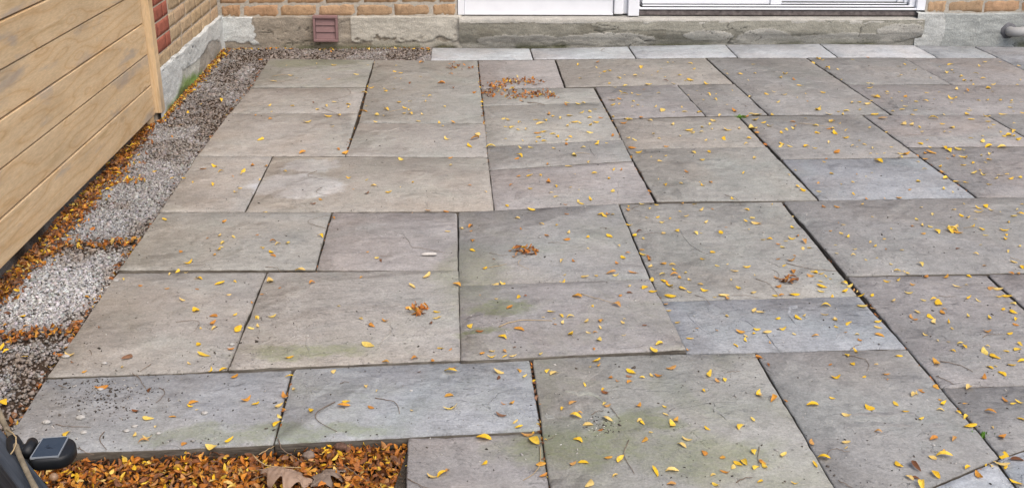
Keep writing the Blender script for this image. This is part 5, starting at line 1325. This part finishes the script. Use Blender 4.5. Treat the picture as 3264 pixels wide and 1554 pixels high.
# ------------------------------------------------------------------ twigs and stalks
TW = [  # window, start, end, bow, thickness, pale
 (0,1000,2.213,(1120,515),(1095,622),.25,.9,0),(0,1000,2.213,(1065,355),(985,408),.1,1,0),(0,1000,2.213,(390,775),(640,795),-.05,.8,0),(0,1000,2.213,(735,825),(755,950),-.15,1,0),(0,1000,2.213,(1245,60),(1375,125),.45,.7,0),(0,1000,2.213,(560,930),(665,990),-.15,1,0),(0,1000,2.213,(935,420),(1025,520),.05,1,0),(0,1000,2.213,(628,258),(645,295),.1,.9,0),(0,1000,2.213,(410,498),(468,522),.05,.9,0),
 (800,1000,2.213,(590,620),(608,828),-.35,1.1,0),(800,1000,2.213,(878,590),(1052,702),.18,1.1,0),(800,1000,2.213,(628,492),(692,482),.1,.9,0),(800,1000,2.213,(1105,1155),(1300,1235),-.1,1,0),
 (1600,1000,2.213,(-20,122),(355,82),.16,1.3,1),(1600,1000,2.213,(885,895),(925,1132),-.08,1,0),(1600,1000,2.213,(262,930),(150,1168),.15,1.2,1),(1600,1000,2.213,(630,716),(715,688),.05,.9,0),(1600,1000,2.213,(770,665),(835,745),-.05,.9,0),(1600,1000,2.213,(1650,1195),(1765,1158),.05,1.3,0),(1600,1000,2.213,(1585,418),(1675,408),-.12,.7,0),(1600,1000,2.213,(280,905),(378,866),-.1,.7,0),
 (2400,1000,2.213,(625,290),(800,408),.38,.9,0),(2400,1000,2.213,(1320,335),(1552,408),.1,1.2,0),(2400,1000,2.213,(515,1015),(590,948),.1,.9,0),(2400,1000,2.213,(590,948),(682,972),-.25,.8,0),(2400,1000,2.213,(1620,168),(1782,150),.15,.9,0),(2400,1000,2.213,(38,940),(40,1090),0,.9,0),(2400,1000,2.213,(690,255),(770,222),.08,.9,0),(2400,1000,2.213,(1290,440),(1415,500),.06,.9,0),(2400,1000,2.213,(600,1172),(700,1226),-.1,1,0),
 (1600,500,2.357,(598,1055),(892,1130),-.1,1.1,1),(1600,500,2.357,(1450,1040),(1562,1112),.12,1,0),(1600,500,2.357,(345,655),(492,662),.05,.9,0),(1600,500,2.357,(140,778),(200,853),-.22,.9,1),(1600,500,2.357,(1025,373),(1050,415),-.5,.9,0),(1600,500,2.357,(1675,290),(1800,365),.12,1,0),(1600,500,2.357,(1070,582),(1230,580),.1,.7,0),(1600,500,2.357,(735,540),(800,585),.3,.7,0),(1600,500,2.357,(1725,1045),(1925,1057),.05,.8,0),
 (2400,500,2.357,(250,803),(632,862),-.08,1.2,0),(2400,500,2.357,(1395,1043),(1527,1048),-.15,1,0),(2400,500,2.357,(1580,542),(1690,534),-.08,.8,1),(2400,500,2.357,(1930,762),(2050,800),-.1,.8,1),(2400,500,2.357,(25,915),(190,1035),.08,1,0),(2400,500,2.357,(150,850),(160,935),.2,.8,0),
 (800,500,2.357,(1210,702),(1455,746),.05,.9,0),(800,500,2.357,(1770,842),(1922,815),-.05,1,1),(800,500,2.357,(497,107),(545,168),-.45,.9,0),(800,500,2.357,(580,568),(610,462),.55,.9,0),(800,500,2.357,(535,230),(600,290),-.4,.9,0),(800,500,2.357,(110,858),(320,892),.05,1,0),(800,500,2.357,(1790,732),(1930,750),-.1,.9,0),(800,500,2.357,(965,765),(1070,765),-.1,.7,0),
 (1600,0,2.357,(190,770),(322,794),.06,2.0,0),(1600,0,2.357,(530,1165),(660,1162),.2,1,1),(1600,0,2.357,(775,372),(822,408),-.35,1,0),
 (800,0,2.357,(160,578),(310,560),0,1,1),(800,0,2.357,(1040,842),(1190,818),0,1,1),(800,0,2.357,(715,668),(590,750),.3,.9,0),(800,0,2.357,(530,812),(665,888),.05,1,0),(800,0,2.357,(100,640),(320,600),-.1,.8,0),
 (2400,0,2.357,(340,930),(580,958),0,1,1),(2400,0,2.357,(1140,1018),(1390,1025),.03,.8,0),(2400,0,2.357,(1700,560),(1815,560),.05,.9,0),(2400,0,2.357,(1320,828),(1385,818),0,.8,0),
 (800,1400,5.05,(20,240),(800,440),-.16,2.2,1),(800,1400,5.05,(440,60),(830,350),-.06,1.6,0),(800,1400,5.05,(1500,380),(1880,640),-.08,1.6,0),(800,1400,5.05,(120,225),(390,75),-.08,1.4,1),(800,1400,5.05,(0,640),(340,560),.05,1.4,0),
]
twigs = []
for k, (x0, y0, s_, a, b, bow, th, pale) in enumerate(TW):
    lit = (s_ == 5.05)
    A, B_ = (ground(x0 + q[0] / s_, y0 + q[1] / s_, -0.012 if lit else 0) for q in (a, b))
    d = B_ - A
    nn = np.array([-d[1], d[0], 0])
    pts = []
    for i in range(11):
        t = i / 10
        p = A + d * t + nn * bow * math.sin(math.pi * t) + nn * 0.02 * math.sin(7 * t + k)
        z = slab_z(p[0], p[1])
        z = (-0.016 if lit else -0.001) if z is None else z
        pts.append((p[0], p[1], z + 0.0022 + 0.004 * math.sin(math.pi * t) * random.random()))
    c_ = np.mean(pts, 0)
    r0 = 0.00068 * th * (1.25 if k < 30 else 1.0)
    me = tube_mesh('twig', [tuple(np.array(p) - c_) for p in pts], [r0 * (1.3 - 0.6 * i / 10) for i in range(11)], M_TWIGP if pale else M_TWIG, 5)
    o = link('twig', me, None, tuple(c_))
    twigs.append((o, lit, pale, slab_id(c_[0], c_[1]), c_, float(np.hypot(*d[:2]))))
for o, lit, pale, sid, c_, ln in twigs:
    same = [t for t in twigs if t[1] == lit and t[2] == pale and t[3] == sid]
    wd = 'pale straw stalk' if pale else 'dark curved stalk'
    if len(same) > 1:
        n_ = sorted(same, key=lambda t: t[4][0] / t[4][1]).index(next(t for t in same if t[0] is o))
        wd = ('leftmost ' if n_ == 0 else 'rightmost ' if n_ == len(same) - 1 else ordinal(n_ + 1) + ' ') + wd + ('' if n_ in (0, len(same) - 1) else ' from the left')
    where = 'lying across the leaf litter' if lit else ('over a slab joint' if sid is None else 'on the ' + SLAB_SAY[sid])
    tag(o, wd + ' ' + where, 'twig', 'leaf stalks lying about')

# white curl of birch bark or paper
p = ground(1368, 815, 0.010)
V, nu, nv = [], 14, 8
for i in range(nu):
    for j in range(nv):
        t, a = i / (nu - 1), (j / (nv - 1)) * 3.6
        r_ = 0.0058 * (0.18 + 0.82 * math.sin(math.pi * (0.05 + 0.9 * t)) ** 0.8) * (1 + .10 * math.sin(9 * t))
        V.append(((t - 0.5) * 0.05, math.cos(a) * r_ * 1.5 + 0.004 * math.sin(3 * t), math.sin(a) * r_ + 0.004 + 0.003 * t * t))
ii = np.arange(nu * nv).reshape(nu, nv)
q = np.stack([ii[:-1, :-1], ii[:-1, 1:], ii[1:, 1:], ii[1:, :-1]], -1).reshape(-1, 4)
M_PAPER = mat_simple('white_scrap', (0.56, 0.53, 0.49), 0.7, 0.3, (0.85, 1.1), 80)
o = tag(link('bark_scrap', mesh_np('bark_scrap', V, q.ravel(), np.full(len(q), 4), M_PAPER, True), None, (p[0], p[1], 0.0105), (0, 0, -0.12)), 'small white curled scrap lying near the centre of the patio', 'scrap')
o.modifiers.new('thickness', 'SOLIDIFY').thickness = 0.0009

# crumbs and grit on the slabs
m = 2600
u = RNG.uniform(60, 3264, m); v = RNG.uniform(195, 1554, m)
u[:620] = RNG.normal(335, 90, 620); v[:620] = RNG.normal(1258, 36, 620)
u[620:820] = RNG.uniform(60, 900, 200); v[620:820] = RNG.uniform(1000, 1430, 200)
u[820:900] = RNG.normal(1915, 26, 80); v[820:900] = RNG.normal(1358, 14, 80)
P3, C3, S3 = [], [], []
for i in range(m):
    p = ground(u[i], v[i], 0)
    z = slab_z(p[0], p[1])
    if z is None: continue
    near = i < 820
    if i < 250: continue
    lt = RNG.random() < (0.25 if near else 0.42)
    P3.append((p[0], p[1], z + 0.0012)); S3.append((RNG.lognormal(math.log(0.0021), 0.42) if near else RNG.lognormal(math.log(0.0020), 0.38)))
    C3.append(np.array([0.46, 0.44, 0.41]) * RNG.uniform(.7, 1.2) if lt else np.array([0.05, 0.042, 0.035]) * RNG.uniform(.6, 2.2))
P3, C3, S3 = np.array(P3), np.array(C3), np.clip(np.array(S3), 0.0012, 0.009)
rot = rotmats(RNG.normal(0, .3, len(P3)), RNG.normal(0, .3, len(P3)), RNG.uniform(0, 6.3, len(P3)))
scl = S3[:, None] * np.stack([RNG.uniform(0.9, 2.2, len(P3)), RNG.uniform(0.6, 1.1, len(P3)), RNG.uniform(0.4, 0.8, len(P3))], -1)
tag(link('grit', instance_mesh('grit', PEB, cubeF, P3, rot, scl, C3, M_GRAVEL)), 'scattered dark soil crumbs and pale grit on the slabs', 'grit', kind='stuff')
for k, (u_, v_, r_) in enumerate([(148, 1347, .0085), (258, 1333, .0095), (652, 1318, .007), (320, 1242, .006), (404, 1374, .006), (430, 1359, .006), (268, 1379, .007), (739, 1099, .006), (333, 1159, .006), (370, 895, .006), (210, 1138, .008), (505, 1382, .005)]):
    p = ground(u_, v_, 0)
    z = slab_z(p[0], p[1]) or 0
    o = lump('pebble', u_, v_, z, r_, mat_simple('pebble_stone', (0.42, 0.41, 0.39), 0.9, 0.2, (0.7, 1.2), 160) if k == 0 else bpy.data.materials['pebble_stone'], 'small pale grey pebble lying on the near left slabs', 'pebble', (1.3, 0.9, 0.6), 0.35, k)
    o['group'] = 'pebbles on the near left slabs'
    o['label'] = ['pale pebble just behind the solar light', 'largest pale pebble behind the solar light, right of it', 'pale pebble on the right half of the bluish corner slab', 'pale pebble among the soil crumbs', 'pebble right of the solar light, near the litter', 'pebble slightly farther, right of the solar light', 'pebble between solar light and soil crumbs', 'pebble beside the joint of the warm grey slabs', 'pebble on the warm grey slab behind the crumbs', 'pebble at the corner below the raised slab', 'pebble at the left edge of the warm grey slab', 'smallest pebble close to the litter edge'][k]

# moss tufts in two joints
M_MOSS = mat_simple('moss_green', (0.11, 0.24, 0.035), 0.8, 0.2, (0.6, 1.4), 200)
for u_, v_, n, lab in ((2362, 374, 70, 'small green moss tuft in a joint on the far slabs'), (3134, 1383, 12, 'tiny green seedling tuft in the joint at the lower right')):
    p = ground(u_, v_, 0)
    V, F = [], []
    for k in range(n):
        a, r_ = random.uniform(0, 6.28), random.random() * 0.022
        b = Vector((math.cos(a) * r_ * 1.4, math.sin(a) * r_ * 0.6, -0.008))
        tp = b + Vector((random.gauss(0, .007), random.gauss(0, .007), random.uniform(.010, .022)))
        w = Vector((math.cos(a + 1.57), math.sin(a + 1.57), 0)) * 0.0022
        i0 = len(V)
        V += [b - w, b + w, (b + tp) / 2 + w * 1.5, tp, (b + tp) / 2 - w * 1.5]
        F.append((i0, i0 + 1, i0 + 2, i0 + 3, i0 + 4))
    me = mesh_np('moss_tuft', [tuple(x_) for x_ in V], np.concatenate([np.array(f) for f in F]), [5] * len(F), M_MOSS)
    tag(link('moss_tuft', me, None, (p[0], p[1], 0)), lab, 'moss')
